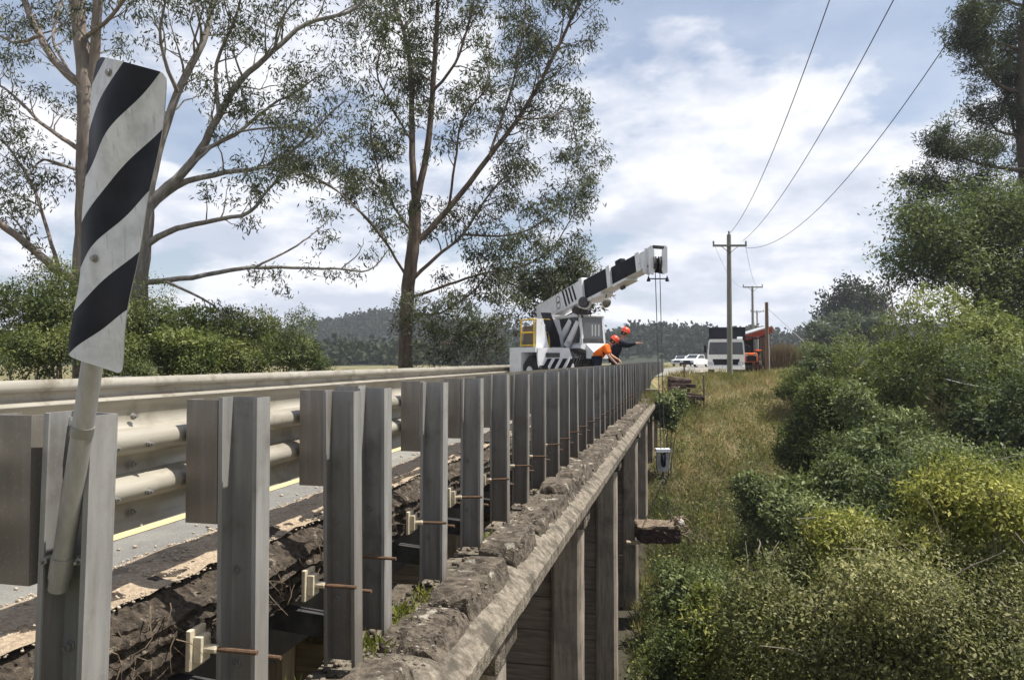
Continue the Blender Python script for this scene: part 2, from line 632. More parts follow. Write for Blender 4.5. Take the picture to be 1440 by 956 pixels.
# ------------------------------------------------------------------ bridge
XO, XI = -1.28, -2.06      # outer and inner edge of the concrete ledge
BY0, BY1 = 1.0, 34.0
br = thing('road_bridge', 'old concrete road bridge with a crumbling ledge and tall piles over the overgrown gully', 'bridge', (-4.5, 17, 0))
mb = MB()
mb.box((-7.1, 0.4, -0.34), (-2.30, BY1, -0.012))
part('deck_slab', mb, M_DARKDECK, br)
for x in (-2.66, -3.6, -4.7, -5.8, -6.8):
    mb = MB().box((x - 0.17, 0.6, -0.86), (x + 0.17, BY1 - 0.2, -0.344))
    part('girder', mb, M_DARKDECK, br)
# concrete edge beam with an outward-sloping bevel under the kerb blocks, in cast lengths
rng = random.Random(5)
y = BY0
k = 0
while y < BY1:
    L = 5.0
    y1 = min(y + L, BY1)
    pts = [(XI, -1.02), (XI, -0.76), (-1.85, -0.755), (-1.65, -0.75), (XO - 0.20, -0.755), (XO - 0.15, -0.775), (XO - 0.07, -0.83), (XO, -0.89), (XO, -1.00), (XO - 0.10, -1.04), (-1.75, -1.12)]
    n = len(pts)
    seg = int((y1 - y) / (0.05 if y < 9 else 0.2))
    mb = MB()
    vs, fs = [], []
    for i in range(seg + 1):
        yy = y + 0.006 + (y1 - y - 0.012) * i / seg
        for j, (a, b) in enumerate(pts):
            vs.append((a, yy, b))
    for i in range(seg):
        for j in range(n):
            j2 = (j + 1) % n
            fs.append((i * n + j, (i + 1) * n + j, (i + 1) * n + j2, i * n + j2))
    fs.append(tuple(range(n)))
    fs.append(tuple(range(seg * n + n - 1, seg * n - 1, -1)))
    mb.add(vs, fs)
    o = part('edge_beam', mb, M_CONC_L, br)
    roughen(o.data, 0.006, 1.5, k)
    roughen(o.data, 0.003, 9.0, k + 3)
    roughen(o.data, 0.003, 25.0, k + 3)
    y = y1
    k += 1
def erode(me, y0, y1, seed):
    """spalled faces and broken ends: bites taken out of the concrete"""
    from mathutils import noise
    off = Vector((seed * 2.3, seed * 5.1, seed * 1.9))
    for v in me.vertices:
        c = v.co
        n = noise.noise(c * 6.5 + off) + 0.5 * noise.noise(c * 13 + off)
        e = min(c.y - y0, y1 - c.y)
        bite = max(0.0, n - 0.22) * 0.10
        endb = max(0.0, 0.07 - e) / 0.07
        c.z -= (bite + endb * (0.05 + 0.07 * noise.noise(c * 9 + off))) * max(0.0, (c.z + 0.80) / 0.12)
        if c.x > -1.60:
            c.x -= max(0.0, noise.noise(c * 8 - off) - 0.1) * 0.06
        c.y += noise.noise(c * 11 + off * 2) * 0.014
    me.update()


# broken kerb blocks standing along the ledge
y = 2.9
k = 0
while y < BY1 - 0.5:
    L = rng.uniform(0.65, 1.15)
    hgt_b = rng.choice([0.15, 0.19, 0.13, 0.10, 0.17])
    sl = rng.uniform(0.03, 0.08)
    top = -0.76 + hgt_b

    def tp(v, top=top, sl=sl):
        # outer side leans back, ends broken off
        f = (v.co.z + 0.80) / (top + 0.80)
        if v.co.x > -1.55:
            v.co.x -= sl * max(f, 0)
    me = rock_box((-1.78 + rng.uniform(-0.05, 0.05), y, -0.80), (XO - 0.13, y + L, top), (26 if y < 8 else 16) if y < 12 else 6,
                  0.007, 2.2, k + 11, 0.010, tp)
    erode(me, y, y + L, k)
    roughen(me, 0.004, 26, k)
    me.materials.append(M_CONC)
    o = link('kerb_block', me, br)
    o.location = -br.location
    y += L + rng.choice([0.03, 0.05, 0.12, 0.22, 0.30])
    k += 1
# rubble and grit between the kerb blocks
rr = np.random.RandomState(3)


def pebbles(name, n, xr, yr, zf, size, m, parent=None, kind='stuff', flat=0.6, loc_sub=None, ybias=1.0):
    t = (1 + 5 ** 0.5) / 2
    base = np.array([(-1, t, 0), (1, t, 0), (-1, -t, 0), (1, -t, 0), (0, -1, t), (0, 1, t), (0, -1, -t), (0, 1, -t), (t, 0, -1), (t, 0, 1), (-t, 0, -1), (-t, 0, 1)]) / 1.9
    fc = np.array([(0, 11, 5), (0, 5, 1), (0, 1, 7), (0, 7, 10), (0, 10, 11), (1, 5, 9), (5, 11, 4), (11, 10, 2), (10, 7, 6), (7, 1, 8), (3, 9, 4), (3, 4, 2), (3, 2, 6), (3, 6, 8), (3, 8, 9), (4, 9, 5), (2, 4, 11), (6, 2, 10), (8, 6, 7), (9, 8, 1)])
    x = rr.uniform(*xr, n)
    y = yr[0] + (yr[1] - yr[0]) * rr.uniform(0, 1, n) ** ybias
    s = rr.uniform(size[0], size[1], n) ** 1.0
    z = zf(x, y)
    V = base[None] * (s[:, None, None]) * rr.uniform(0.7, 1.25, (n, 12, 1))
    V[:, :, 2] *= flat
    a = rr.uniform(0, 6.28, n)
    ca, sa = np.cos(a)[:, None], np.sin(a)[:, None]
    X = V[:, :, 0] * ca - V[:, :, 1] * sa + x[:, None]
    Y = (V[:, :, 0] * sa + V[:, :, 1] * ca) * 0.8 + y[:, None]
    Z = V[:, :, 2] + (z + s * 0.15)[:, None]
    verts = np.stack([X, Y, Z], -1).reshape(-1, 3)
    faces = (fc[None] + (np.arange(n) * 12)[:, None, None]).reshape(-1, 3)
    me = np_mesh(name, verts, faces, m)
    if parent is not None:
        me.transform(Matrix.Translation(-root_of(parent)))
    return link(name, me, parent, kind=kind)


def np_mesh(name, verts, faces, m, tint=None, smooth=False):
    me = bpy.data.meshes.new(name)
    nv, nf, k = len(verts), len(faces), faces.shape[1]
    me.vertices.add(nv)
    me.vertices.foreach_set('co', np.asarray(verts, np.float32).ravel())
    me.loops.add(nf * k)
    me.loops.foreach_set('vertex_index', np.asarray(faces, np.int32).ravel())
    me.polygons.add(nf)
    me.polygons.foreach_set('loop_start', np.arange(0, nf * k, k, dtype=np.int32))
    me.polygons.foreach_set('loop_total', np.full(nf, k, np.int32))
    if tint is not None:
        a = me.attributes.new('tint', 'FLOAT', 'POINT')
        a.data.foreach_set('value', np.asarray(tint, np.float32))
    me.materials.append(m)
    me.update(calc_edges=True)
    if smooth:
        me.polygons.foreach_set('use_smooth', np.ones(nf, bool))
    return me


pebbles('rubble', 1500, (XI, -1.62), (2.6, 30), lambda x, y: np.full_like(x, -0.75), (0.006, 0.032), M_CONC_L, br, ybias=1.6)
pebbles('rubble', 900, (-1.76, -1.42), (2.9, 24), lambda x, y: np.full_like(x, -0.645), (0.005, 0.016), M_CONC_L, br, ybias=1.7)
pebbles('rubble', 700, (XO - 0.22, XO - 0.03), (2.9, 24), lambda x, y: -0.76 - np.clip(x - XO + 0.24, 0, 1) * 0.7, (0.004, 0.014), M_CONC, br, ybias=1.7)

# piers: outer pile, inner piles, headstock and sheeting boards between the piles
pier_y = [5.5, 10.2, 15.4, 22.0, 27.5, 33.0]
for i, py in enumerate(pier_y):
    zb = -7.2
    for x0 in (-1.86, -3.6, -5.3, -6.95):
        w = 0.42
        mbp = MB()
        ch = 0.05
        x1 = x0 + w
        outl = [(x0 + ch, py), (x1 - ch, py), (x1, py + ch), (x1, py + w - ch), (x1 - ch, py + w), (x0 + ch, py + w), (x0, py + w - ch), (x0, py + ch)]
        nseg = 14
        vs, fs = [], []
        for s in range(nseg + 1):
            z = zb + (-1.16 - zb) * s / nseg
            for a, b in outl:
                vs.append((a, b, z))
        for s in range(nseg):
            for j in range(8):
                j2 = (j + 1) % 8
                fs.append((s * 8 + j, s * 8 + j2, (s + 1) * 8 + j2, (s + 1) * 8 + j))
        fs.append(tuple(range(nseg * 8, nseg * 8 + 8)))
        mbp.add(vs, fs)
        o = part('pile', mbp, M_PILE, br)
        roughen(o.data, 0.010, 2.5, i + x0)
    me = rock_box((-7.25, py - 0.02, -1.30), (-1.36, py + 0.46, -0.90), 20, 0.010, 3, i, 0.03)
    me.materials.append(M_CONC)
    o = link('headstock', me, br)
    o.location = -br.location
    # corbel end under the ledge
    me = rock_box((-1.75, py - 0.30, -1.28), (-1.335, py - 0.05, -1.06), 4, 0.012, 5, i + 7, 0.02)
    me.materials.append(M_CONC_L)
    o = link('corbel', me, br)
    o.location = -br.location
    for a, b in ((-3.17, -1.87), (-4.87, -3.61), (-6.52, -5.31)):
        z = -1.32
        q = 0
        while z > -7.0:
            hb = 0.47 + 0.03 * ((q * 7 + i) % 3)
            off = 0.012 * ((q * 5 + i * 3) % 4)
            mbb = MB().bbox((a, py + 0.12 + off, z - hb + 0.018), (b, py + 0.20 + off, z), 0.008)
            part('sheeting_board', mbb, M_BOARD, br)
            z -= hb
            q += 1
mb = MB().box((-7.4, BY1 + 0.05, -7), (-1.30, BY1 + 0.5, -0.36))
part('abutment', mb, M_PILE, br)

# crumbling edge of the deck: earth, roots and stone under the gravel
vs, fs = [], []
nz = 22
ysk = list(np.arange(0.6, 7.5, 0.022)) + list(np.arange(7.5, BY1, 0.20))
from mathutils import noise as mnoise
for y in ysk:
    for j in range(nz):
        t = j / (nz - 1)
        x = -2.32 + 0.19 * min(1, t * 3.0) - 0.09 * max(0, t - 0.5)
        z = 0.030 - 0.40 * t ** 1.15
        q = Vector((x * 4, y * 2.2, z * 7))
        nn = mnoise.noise_vector(q) * 0.026 + mnoise.noise_vector(q * 3.1) * 0.018 + mnoise.noise_vector(q * 8.3) * 0.016 + mnoise.noise_vector(q * 19.0) * 0.009
        lay = 0.020 * math.sin(z * 95 + 3 * mnoise.noise(Vector((0, y * 2.5, 7)))) * (1 if t > 0.25 else 0)
        nn.x += lay
        vs.append((x + nn.x, y + nn.y * 0.6, z + nn.z * 0.8))
for i in range(len(ysk) - 1):
    for j in range(nz - 1):
        fs.append((i * nz + j, i * nz + j + 1, (i + 1) * nz + j + 1, (i + 1) * nz + j))
mb = MB().add(vs, fs)
part('deck_edge', mb, M_EARTH, br)
mb = MB()
for i in range(260):
    y = 1.0 + 12 * rng.random() ** 1.6
    x = -2.12 + rng.uniform(-0.05, 0.03)
    z = rng.uniform(-0.26, 0.01)
    p = Vector((x, y, z))
    pts = [p]
    d = Vector((rng.uniform(0.0, 0.5), rng.uniform(-1, 1), rng.uniform(-0.9, 0.2)))
    for s in range(3):
        d += Vector((rng.uniform(-0.4, 0.4), rng.uniform(-0.4, 0.4), rng.uniform(-0.6, 0.2)))
        pts.append(pts[-1] + d.normalized() * rng.uniform(0.03, 0.07))
    mb.tube(pts, [0.003, 0.0024, 0.0016, 0.001], 4, False)
part('roots', mb, mat('dry_roots', (0.16, 0.12, 0.08), 0.9, (0.07, 0.052, 0.036), 30), br, kind='stuff')

# gravel shoulder on the deck
vs, fs = [], []
ysg = list(np.arange(-2, 10, 0.08)) + list(np.arange(10, 34.5, 0.4))
nxg = 12
for y in ysg:
    for j in range(nxg + 1):
        x = -2.66 + 0.44 * j / nxg
        t = j / nxg
        z = 0.012 + 0.035 * math.sin(math.pi * min(1, t * 1.2)) + 0.02 * mnoise.noise(Vector((x * 6, y * 6, 0))) + 0.012 * mnoise.noise(Vector((x * 22, y * 22, 4)))
        if j == 0:
            z = 0.006
            x += 0.07 * mnoise.noise(Vector((0, y * 1.7, 2)))
        vs.append((x, y, z))
for i in range(len(ysg) - 1):
    for j in range(nxg):
        a = i * (nxg + 1) + j
        fs.append((a, a + 1, a + nxg + 2, a + nxg + 1))
me = bpy.data.meshes.new('gravel_shoulder')
me.from_pydata(vs, [], fs)
me.materials.append(M_GRAVEL)
link('gravel_shoulder', me, kind='structure')
pebbles('gravel', 8000, (-2.70, -2.20), (1.2, 13), lambda x, y: 0.010 + 0.035 * np.sin(np.pi * np.clip((x + 2.66) / 0.44 * 1.2, 0, 1)), (0.003, 0.010), M_STONE, ybias=1.7)
pebbles('gravel', 260, (-2.9, -2.20), (1.2, 13), lambda x, y: 0.008 + 0.03 * np.sin(np.pi * np.clip((x + 2.66) / 0.44 * 1.2, 0, 1)), (0.006, 0.018), M_STONE, ybias=1.7)

# ------------------------------------------------------------------ guard rail beside the camera
POST_H, POST_Z = 1.52, -0.69
PW, PD, PT = 0.185, 0.105, 0.007


def post_mesh():
    mb = MB()
    mb.box((-PW / 2, -PT, 0), (PW / 2, 0, POST_H))                       # web, far side
    mb.box((-PW / 2, -PD, 0), (-PW / 2 + PT, -PT - 0.0005, POST_H))      # flanges
    mb.box((PW / 2 - PT, -PD, 0), (PW / 2, -PT - 0.0005, POST_H))
    mb.box((-PW / 2 + PT + 0.0005, -PD, 0), (-PW / 2 + PT + 0.013, -PD + PT, POST_H))  # lips
    mb.box((PW / 2 - PT - 0.013, -PD, 0), (PW / 2 - PT - 0.0005, -PD + PT, POST_H))
    return mb.mesh('post', M_STEEL)


def block_mesh():
    mb = MB()
    w = 0.155
    mb.box((-w, -0.105, 0), (-0.001, -0.105 + PT, 0.535))
    mb.box((-w, -0.105 + PT + 0.0005, 0), (-w + PT, 0, 0.535))
    mb.box((-0.001 - PT, -0.105 + PT + 0.0005, 0), (-0.001, 0, 0.535))
    return mb.mesh('spacer_block', M_STEEL)


def bolt_mesh():
    mb = MB()
    mb.lathe([(0.020, 0), (0.020, 0.004), (0.014, 0.005), (0.014, 0.016), (0.006, 0.017), (0.006, 0.03)], (0, 0, 0), (0, -1, 0), 6)
    return mb.mesh('bolt', M_RAILB)


gr = thing('guard_rail', 'near galvanised thrie beam guard rail on tall channel posts along the ledge', 'guard rail', (-2.0, 2, 0))
GRL = gr.location.copy()
me_post, me_block, me_bolt = post_mesh(), block_mesh(), bolt_mesh()
post_y = [2.04, 2.94, 3.91, 4.39, 5.46, 6.46, 7.48, 8.52]
while post_y[-1] < 59:
    post_y.append(post_y[-1] + 1.03)
pr = random.Random(12)
PXC = -1.80 - PW / 2
for i, y in enumerate(post_y):
    gz = POST_Z if y < BY1 else POST_Z
    x = PXC + (pr.uniform(-0.012, 0.012) if i > 0 else -0.03)
    p = link('post', me_post, gr, Vector((x, y, gz + pr.uniform(-0.012, 0.012))) - GRL)
    p.rotation_euler = (pr.uniform(-0.012, 0.012), pr.uniform(-0.009, 0.009) + (0.03 if i == 0 else 0), pr.uniform(-0.06, 0.05))
    b = link('spacer_block', me_block, gr, Vector((x - PW / 2 - 0.001, y - 0.004, 0.83 - 0.535 + pr.uniform(-0.008, 0.004))) - GRL)
    if i < 22:
        for bz in (0.60, 1.02):
            bo = link('bolt', me_bolt, p, (-0.055, -PT, bz - 0.25 + pr.uniform(-.02, .02)))


def rail_profile(nr, amp):
    """corrugated beam outline (offset towards traffic, height)"""
    pts = []
    n = nr * 16
    hh = 0.108 + 0.194 * (nr - 1) + 0.0
    for i in range(n + 1):
        z = (0.194 * nr - 0.05) * i / n
        q = (z - 0.072) / 0.194
        dz = (q - math.floor(q) - 0.5) * 0.194        # distance from the middle of a groove
        inside = 0.072 - 0.02 < z < 0.072 + 0.194 * (nr - 1) + 0.02
        g = 0.058
        if abs(dz) < g and inside:
            o = amp * (1 - math.sqrt(max(0.0, 1 - (dz / g) ** 2))) * 0.93
        else:
            e = (abs(abs(dz) - 0.097) / 0.04) if inside else abs(z - (0.072 if z < 0.2 else 0.072 + 0.194 * (nr - 1))) / 0.05
            o = amp + 0.016 * (1 - min(e, 1.0) ** 2) - 0.03 * max(0, e - 1)
        pts.append((o, z))
    return pts


def rail_section(name, parent, x_face, sgn, y0, y1, ztop, nr, m, seed=0):
    """sgn: direction of the traffic side along X"""
    prof = rail_profile(nr, 0.082)
    zt = prof[-1][1]
    mb = MB()
    n = len(prof)
    steps = max(2, int((y1 - y0) / 0.5))
    vs, fs = [], []
    for s in range(steps + 1):
        y = y0 + (y1 - y0) * s / steps
        for side in (0, 1):
            for (o, z) in prof:
                dx = 0.014 * mnoise.noise(Vector((y * 0.6, z * 3, seed))) + 0.004 * mnoise.noise(Vector((y * 2.6, z * 9, seed + 5)))
                vs.append((x_face + sgn * (o + side * 0.004) + dx, y, ztop - zt + z))
    m2 = 2 * n
    for s in range(steps):
        for j in range(n - 1):
            a = s * m2 + j
            fs.append((a, a + m2, a + m2 + 1, a + 1))
            a += n
            fs.append((a, a + 1, a + m2 + 1, a + m2))
        a = s * m2 + n - 1
        fs.append((a, a + m2, a + m2 + n, a + n))
        a = s * m2
        fs.append((a, a + n, a + m2 + n, a + m2))
    mb.add(vs, fs)
    return part(name, mb, m, parent, smooth=True)


XR = PXC - PW / 2 - 0.160
yy = -1.62
k = 0
while yy < 59:
    rail_section('rail_section', gr, XR - 0.012 * (k % 2) - 0.002, -1, yy, min(yy + 4.3, 59.6), 0.835, 3, M_RAIL, k)
    # splice bolts seen from behind
    if 0 < yy < 26:
        for zz, xo in ((0.765, 0.085), (0.655, 0.006), (0.568, 0.085), (0.460, 0.006), (0.372, 0.085)):
            for dy in (0.06, 0.24):
                bo = link('splice_bolt', me_bolt, gr, Vector((XR - xo, yy + dy, zz)) - GRL)
                bo.scale = (0.8, 0.8, 0.8)
                bo.rotation_euler = (0, 0, R(90))
    yy += 4.0
    k += 1

mb = MB().box((-0.035, -0.012, 0), (0.035, -0.0075, 0.028)).box((-0.024, -0.016, 0.009), (0.024, -0.0125, 0.019))
o = part('top_bracket', mb, M_SILVER, gr, local=True)
o.location = Vector((PXC - 0.035, 2.03, 0.785)) - GRL
# clamp rods that tie the posts to the deck
rod_specs = []
me_plate = MB().bbox((-0.012, -0.055, -0.085), (0.010, 0.055, 0.085), 0.004).mesh('anchor_plate', M_CREAM)
me_wash = MB().bbox((0.011, -0.034, -0.055), (0.048, 0.034, 0.055), 0.004).mesh('washer_block', M_CREAM)
me_nut = MB().lathe([(0.019, 0.0485), (0.019, 0.10), (0.012, 0.105)], (0, 0, 0), (1, 0, 0), 8).mesh('nut', M_CREAM)
rod_m = MB().tube([(0.106, 0, 0), (0.29, 0.0, 0.004)], 0.0105, 8)
me_rod = rod_m.mesh('threaded_rod', M_RUST)
me_rod2 = MB().tube([(-0.08, 0, 0), (0.32, 0, 0.0)], 0.010, 8).mesh('threaded_rod', M_RUST)
for i, y in enumerate(post_y[1:26]):
    yn = y - PD - 0.03
    if y in (4.39,):
        r2 = link('threaded_rod', me_rod2, gr, Vector((-2.06, yn + 0.02, -0.22)) - GRL)
        continue
    a = link('anchor_plate', me_plate, gr, Vector((-2.055, yn, -0.24 + pr.uniform(-0.015, 0.015))) - GRL)
    a.rotation_euler = (0, pr.uniform(-0.06, 0.02), pr.uniform(-0.06, 0.06))
    link('washer_block', me_wash, a)
    link('nut', me_nut, a)
    link('threaded_rod', me_rod, a)
    r2 = link('threaded_rod', me_rod2, gr, Vector((-2.08, y + 0.05, -0.31 + pr.uniform(-0.02, 0.02))) - GRL)
    r2.rotation_euler = (0, pr.uniform(-0.02, 0.02), 0)
    # channel arm below, bolted under the deck
    if i < 10:
        mb = MB().beam((-2.40, y + 0.03, -0.50), (-1.99, y + 0.03, -0.53), 0.07, 0.13)
        part('channel_arm', mb, M_DARKSTEEL, gr)

# ------------------------------------------------------------------ guard rail across the road
fr = thing('guard_rail', 'far cream galvanised guard rail on the other side of the road', 'guard rail', (-7.0, 2, 0))
XF = -6.15
yy = -3.0
k = 0
while yy < 40:
    rail_section('rail_section', fr, XF - 0.082 - 0.005 * (k % 2), 1, yy, yy + 4.3, 0.80, 3, M_RAIL, k + 40)
    for zz in (0.74, 0.55):
        for dy in (0.05, 0.15, 0.25):
            bo = link('splice_bolt', me_bolt, fr, Vector((XF - 0.02, yy + dy, zz)) - fr.location)
            bo.rotation_euler = (0, 0, R(90))
    yy += 4.0
    k += 1
yy = -2.5
while yy < 42:
    p = link('post', me_post, fr, Vector((XF - 0.35, yy, -0.72)) - fr.location)
    b = link('spacer_block', me_block, fr, Vector((XF - 0.09, yy, 0.25)) - fr.location)
    yy += 2.0

# ------------------------------------------------------------------ bent hazard marker on its pole
def hazard_marker():
    pole_b = W(82, 828, 2.335)
    pole_m = W(131, 505, 2.20)
    t = thing('hazard_marker', 'bent black and white striped hazard marker on a leaning grey pole', 'road sign', pole_b)
    d = (pole_m - pole_b)
    pole_t = pole_b + d * 1.75
    mb = MB()
    mb.tube([pole_b, pole_b + d * 0.04, pole_b + d, pole_t], 0.030, 20)
    mb.tube([pole_b + d * 0.055, pole_b + d * 0.15], 0.034, 20)
    part('pole', mb, mat('pole_steel', (0.26, 0.255, 0.245), 0.5, (0.36, 0.355, 0.34), 9, 0.05, 60, metal=0.3, stretch=(3, 3, 0.6)), t, smooth=True)
    # panel: curved sheet
    TL, TR, BR, BL = W(140, 80, 2.05), W(237, 104, 1.93), W(168, 527, 2.09), W(103, 498, 2.13)
    nu, nv = 26, 60
    nrm = (TR - TL).cross(BL - TL).normalized()
    if nrm.dot(CAM - TL) < 0:
        nrm = -nrm
    vs, tint = [], []
    for side in (0, 1):
        for j in range(nv + 1):
            v = j / nv
            ub = 0.44 * (1 - v) + 0.16 * v
            for i in range(nu + 1):
                u = i / nu
                # rounded corners
                uu, vv = u, v
                p = TL * ((1 - u) * (1 - v)) + TR * (u * (1 - v)) + BR * (u * v) + BL * ((1 - u) * v)
                a = abs(u - ub)
                ridge = (0.030 * (1 - v) + 0.013 * v) * math.exp(-((u - ub) / 0.33) ** 2)
                wob = 0.006 * math.sin(7 * v + 3 * u) + 0.004 * math.sin(15 * v - 4 * u)
                p = p + nrm * (ridge + wob - side * 0.0025)
                # rounding at corners: pull the corner vertices in
                rc = 0.10
                asp = 4.2
                cu = min(u, 1 - u)
                cv = min(v, 1 - v) * asp
                if cu < rc and cv < rc:
                    ex, ey = rc - cu, rc - cv
                    L = math.hypot(ex, ey)
                    if L > rc:
                        k = rc / L
                        su = (rc - ex * k) if u < 0.5 else 1 - (rc - ex * k)
                        sv = (rc - ey * k) / asp if v < 0.5 else 1 - (rc - ey * k) / asp
                        p = TL * ((1 - su) * (1 - sv)) + TR * (su * (1 - sv)) + BR * (su * sv) + BL * ((1 - su) * sv) + nrm * (ridge + wob - side * 0.0025)
                vs.append(p)
                tint.append(min((v - 0.32 + 0.45 * u) / (0.305 + 0.095 * u), 2.72 if u > 0.5 else 9) + 5.0)
    W1 = nu + 1
    n1 = W1 * (nv + 1)
    fs, mi = [], []
    for j in range(nv):
        for i in range(nu):
            a = j * W1 + i
            fs.append((a, a + W1, a + W1 + 1, a + 1)); mi.append(0)
            b = a + n1
            fs.append((b, b + 1, b + W1 + 1, b + W1)); mi.append(1)
    ring = [i for i in range(W1)] + [j * W1 + nu for j in range(1, nv + 1)] + [nv * W1 + i for i in range(nu - 1, -1, -1)] + [j * W1 for j in range(nv - 1, 0, -1)]
    for a, b in zip(ring, ring[1:] + ring[:1]):
        fs.append((a, b, b + n1, a + n1)); mi.append(1)
    m = bpy.data.materials.new('striped_sheeting')
    m.use_nodes = True
    tt = m.node_tree
    bs = tt.nodes['Principled BSDF']
    at = N(tt, 'ShaderNodeAttribute', attribute_name='tint')
    fr_ = math_n(tt, 'FRACT', math_n(tt, 'ADD', at.outputs['Fac'], 0.5))
    dist = math_n(tt, 'ABSOLUTE', math_n(tt, 'SUBTRACT', fr_, 0.5))
    blk = math_n(tt, 'LESS_THAN', dist, 0.25)
    # honeycomb of the reflective sheeting, and grime
    pos = N(tt, 'ShaderNodeNewGeometry').outputs['Position']
    nz_ = N(tt, 'ShaderNodeTexNoise', i_Scale=14.0, i_Detail=6.0, i_Roughness=0.65)
    tt.links.new(pos, nz_.inputs['Vector'])
    vor = N(tt, 'ShaderNodeTexVoronoi', feature='DISTANCE_TO_EDGE')
    vor.inputs['Scale'].default_value = 240
    tt.links.new(pos, vor.inputs['Vector'])
    white = ramp(tt, nz_.outputs['Fac'], [(0.3, (0.42, 0.43, 0.44)), (0.6, (0.60, 0.61, 0.63))])
    white = mixc(tt, ramp(tt, vor.outputs['Distance'], [(0.0, 0.22), (0.08, 0.0)]), white, (0.30, 0.31, 0.32))
    scr = N(tt, 'ShaderNodeTexNoise', i_Scale=1.0, i_Detail=4.0)
    smp = N(tt, 'ShaderNodeMapping')
    smp.inputs['Scale'].default_value = (90, 90, 6)
    smp.inputs['Rotation'].default_value = (0.2, 0.5, 0)
    tt.links.new(pos, smp.inputs[0])
    tt.links.new(smp.outputs[0], scr.inputs['Vector'])
    white = mixc(tt, ramp(tt, scr.outputs['Fac'], [(0.60, 0.0), (0.72, 0.55)]), white, (0.27, 0.26, 0.24))
    black = ramp(tt, nz_.outputs['Fac'], [(0.35, (0.006, 0.007, 0.013)), (0.75, (0.016, 0.017, 0.026))])
    tt.links.new(mixc(tt, blk, white, black), bs.inputs['Base Color'])
    bs.inputs['Roughness'].default_value = 0.45
    bs.inputs['Specular IOR Level'].default_value = 0.2
    me = bpy.data.meshes.new('panel')
    me.from_pydata([tuple(p - t.location) for p in vs], [], fs)
    me.materials.append(m)
    me.materials.append(M_STEEL)
    me.polygons.foreach_set('material_index', mi)
    me.polygons.foreach_set('use_smooth', [True] * len(me.polygons))
    at = me.attributes.new('tint', 'FLOAT', 'POINT')
    at.data.foreach_set('value', tint)
    try:
        me.set_sharp_from_angle(angle=R(50))
    except Exception:
        pass
    link('panel', me, t)

    def on_panel(u, v, lift):
        ub = 0.44 * (1 - v) + 0.16 * v
        p = TL * ((1 - u) * (1 - v)) + TR * (u * (1 - v)) + BR * (u * v) + BL * ((1 - u) * v)
        ridge = (0.030 * (1 - v) + 0.013 * v) * math.exp(-((u - ub) / 0.33) ** 2)
        return p + nrm * (ridge + lift + 0.004)
    for (u, v) in ((0.33, 0.045), (0.36, 0.645)):
        p = on_panel(u, v, 0.0)
        mb = MB().lathe([(0.011, -0.002), (0.011, 0.002), (0.008, 0.0025), (0.0075, 0.008), (0.003, 0.0085)], p, nrm, 14)
        part('bolt', mb, M_RAILB, t, smooth=True)
    # clamp round the pole, bolted to the channel post
    for f, w in ((0.13, 0.006), (0.70, 0.005)):
        c = pole_b + d * f
        mb = MB()
        dn = d.normalized()
        mb.tube([c - dn * 0.016, c + dn * 0.016], 0.0335 if f < 0.5 else 0.0325, 18)
        if f < 0.5:
            s = C_R
            mb.beam(c - s * 0.062 - C_F * -0.02, c + s * 0.062 - C_F * -0.02, 0.012, 0.022)
            for q in (-0.055, 0.055):
                mb.lathe([(0.012, -0.03), (0.012, 0.01), (0.006, 0.012), (0.006, 0.028)], c + s * q, -C_F, 6)
        part('clamp', mb, M_RAILB, t, smooth=True)
    return t


hazard_marker()

exec_tail = None
#@@PART2
M_CRANEW = mat('crane_white_worn', (0.74, 0.75, 0.77), 0.38, (0.60, 0.61, 0.62), 3.5, contrast=(0.42, 0.75), spec=0.5, coat=0.2,
               col3=(0.34, 0.32, 0.29), s3=2.3, c3=(0.60, 0.74))
# ------------------------------------------------------------------ mobile crane on the bridge
CO = Vector(W(800, 505, 23.5))
CO.z = 0.0
cr = thing('mobile_crane', 'white mobile crane with black telescopic boom reaching over the bridge rail', 'crane', CO)
U = Vector((0.65, -0.76, 0)).normalized()      # forwards, towards the viewer
S = Vector((0.76, 0.65, 0)).normalized()       # across, to the right in view
ZV = Vector((0, 0, 1))
CM = Matrix.Translation(CO) @ Matrix((S, -U, ZV)).transposed().to_4x4()   # local x across, y backwards, z up


def cp(a, b, z):
    return CM @ Vector((a, -b, z))


def cpart(name, mb, m, smooth=False, parent=None, label=None):
    return part(name, mb, m, parent or cr, smooth, label=label)


# chassis and fenders
mb = MB().bbox((-1.15, 0.1, 0.45), (1.1, 1.5, 0.85), 0.03, CM)
cpart('chassis', mb, M_DARKSTEEL)
mb = MB().prism([(-1.10, 0.56), (-0.06, 0.56), (0.20, 0.74), (0.0, 1.36), (-1.14, 1.36), (-1.14, 1.12)], -0.02, 0.05, (CO, S, ZV, -U))
cpart('fender', mb, M_CRANEW)
mb = MB().prism([(-1.14, 1.26), (0.0, 1.26), (0.0, 1.36), (-1.14, 1.36)], 0.052, 0.95, (CO, S, ZV, -U))
cpart('fender_top', mb, M_CRANEW)
mb = MB().prism([(-0.30, 0.56), (-0.06, 0.56), (-0.04, 1.255), (-0.30, 1.255)], 0.052, 0.95, (CO, S, ZV, -U))
cpart('fender_side', mb, M_DARKSTEEL)
for i in range(4):
    x = -1.06 + i * 0.285
    mb = MB().prism([(x, 0.60), (x + 0.15, 0.60), (x + 0.41, 1.02), (x + 0.26, 1.02)], -0.038, -0.022, (CO, S, ZV, -U))
    cpart('hazard_stripe', mb, M_BLACK)
mb = MB().bbox((-0.86, -0.05, 1.06), (-0.36, -0.021, 1.2), 0.008, CM)
cpart('lamp_cluster', mb, M_DARKSTEEL)
mb = MB().prism([(0.95, 0.45), (1.75, 0.45), (1.75, 1.38), (0.95, 1.38)], -0.02, 0.35, (CO + S * -1.2, -U, ZV, S))
cpart('mudguard', mb, M_CRANEW)
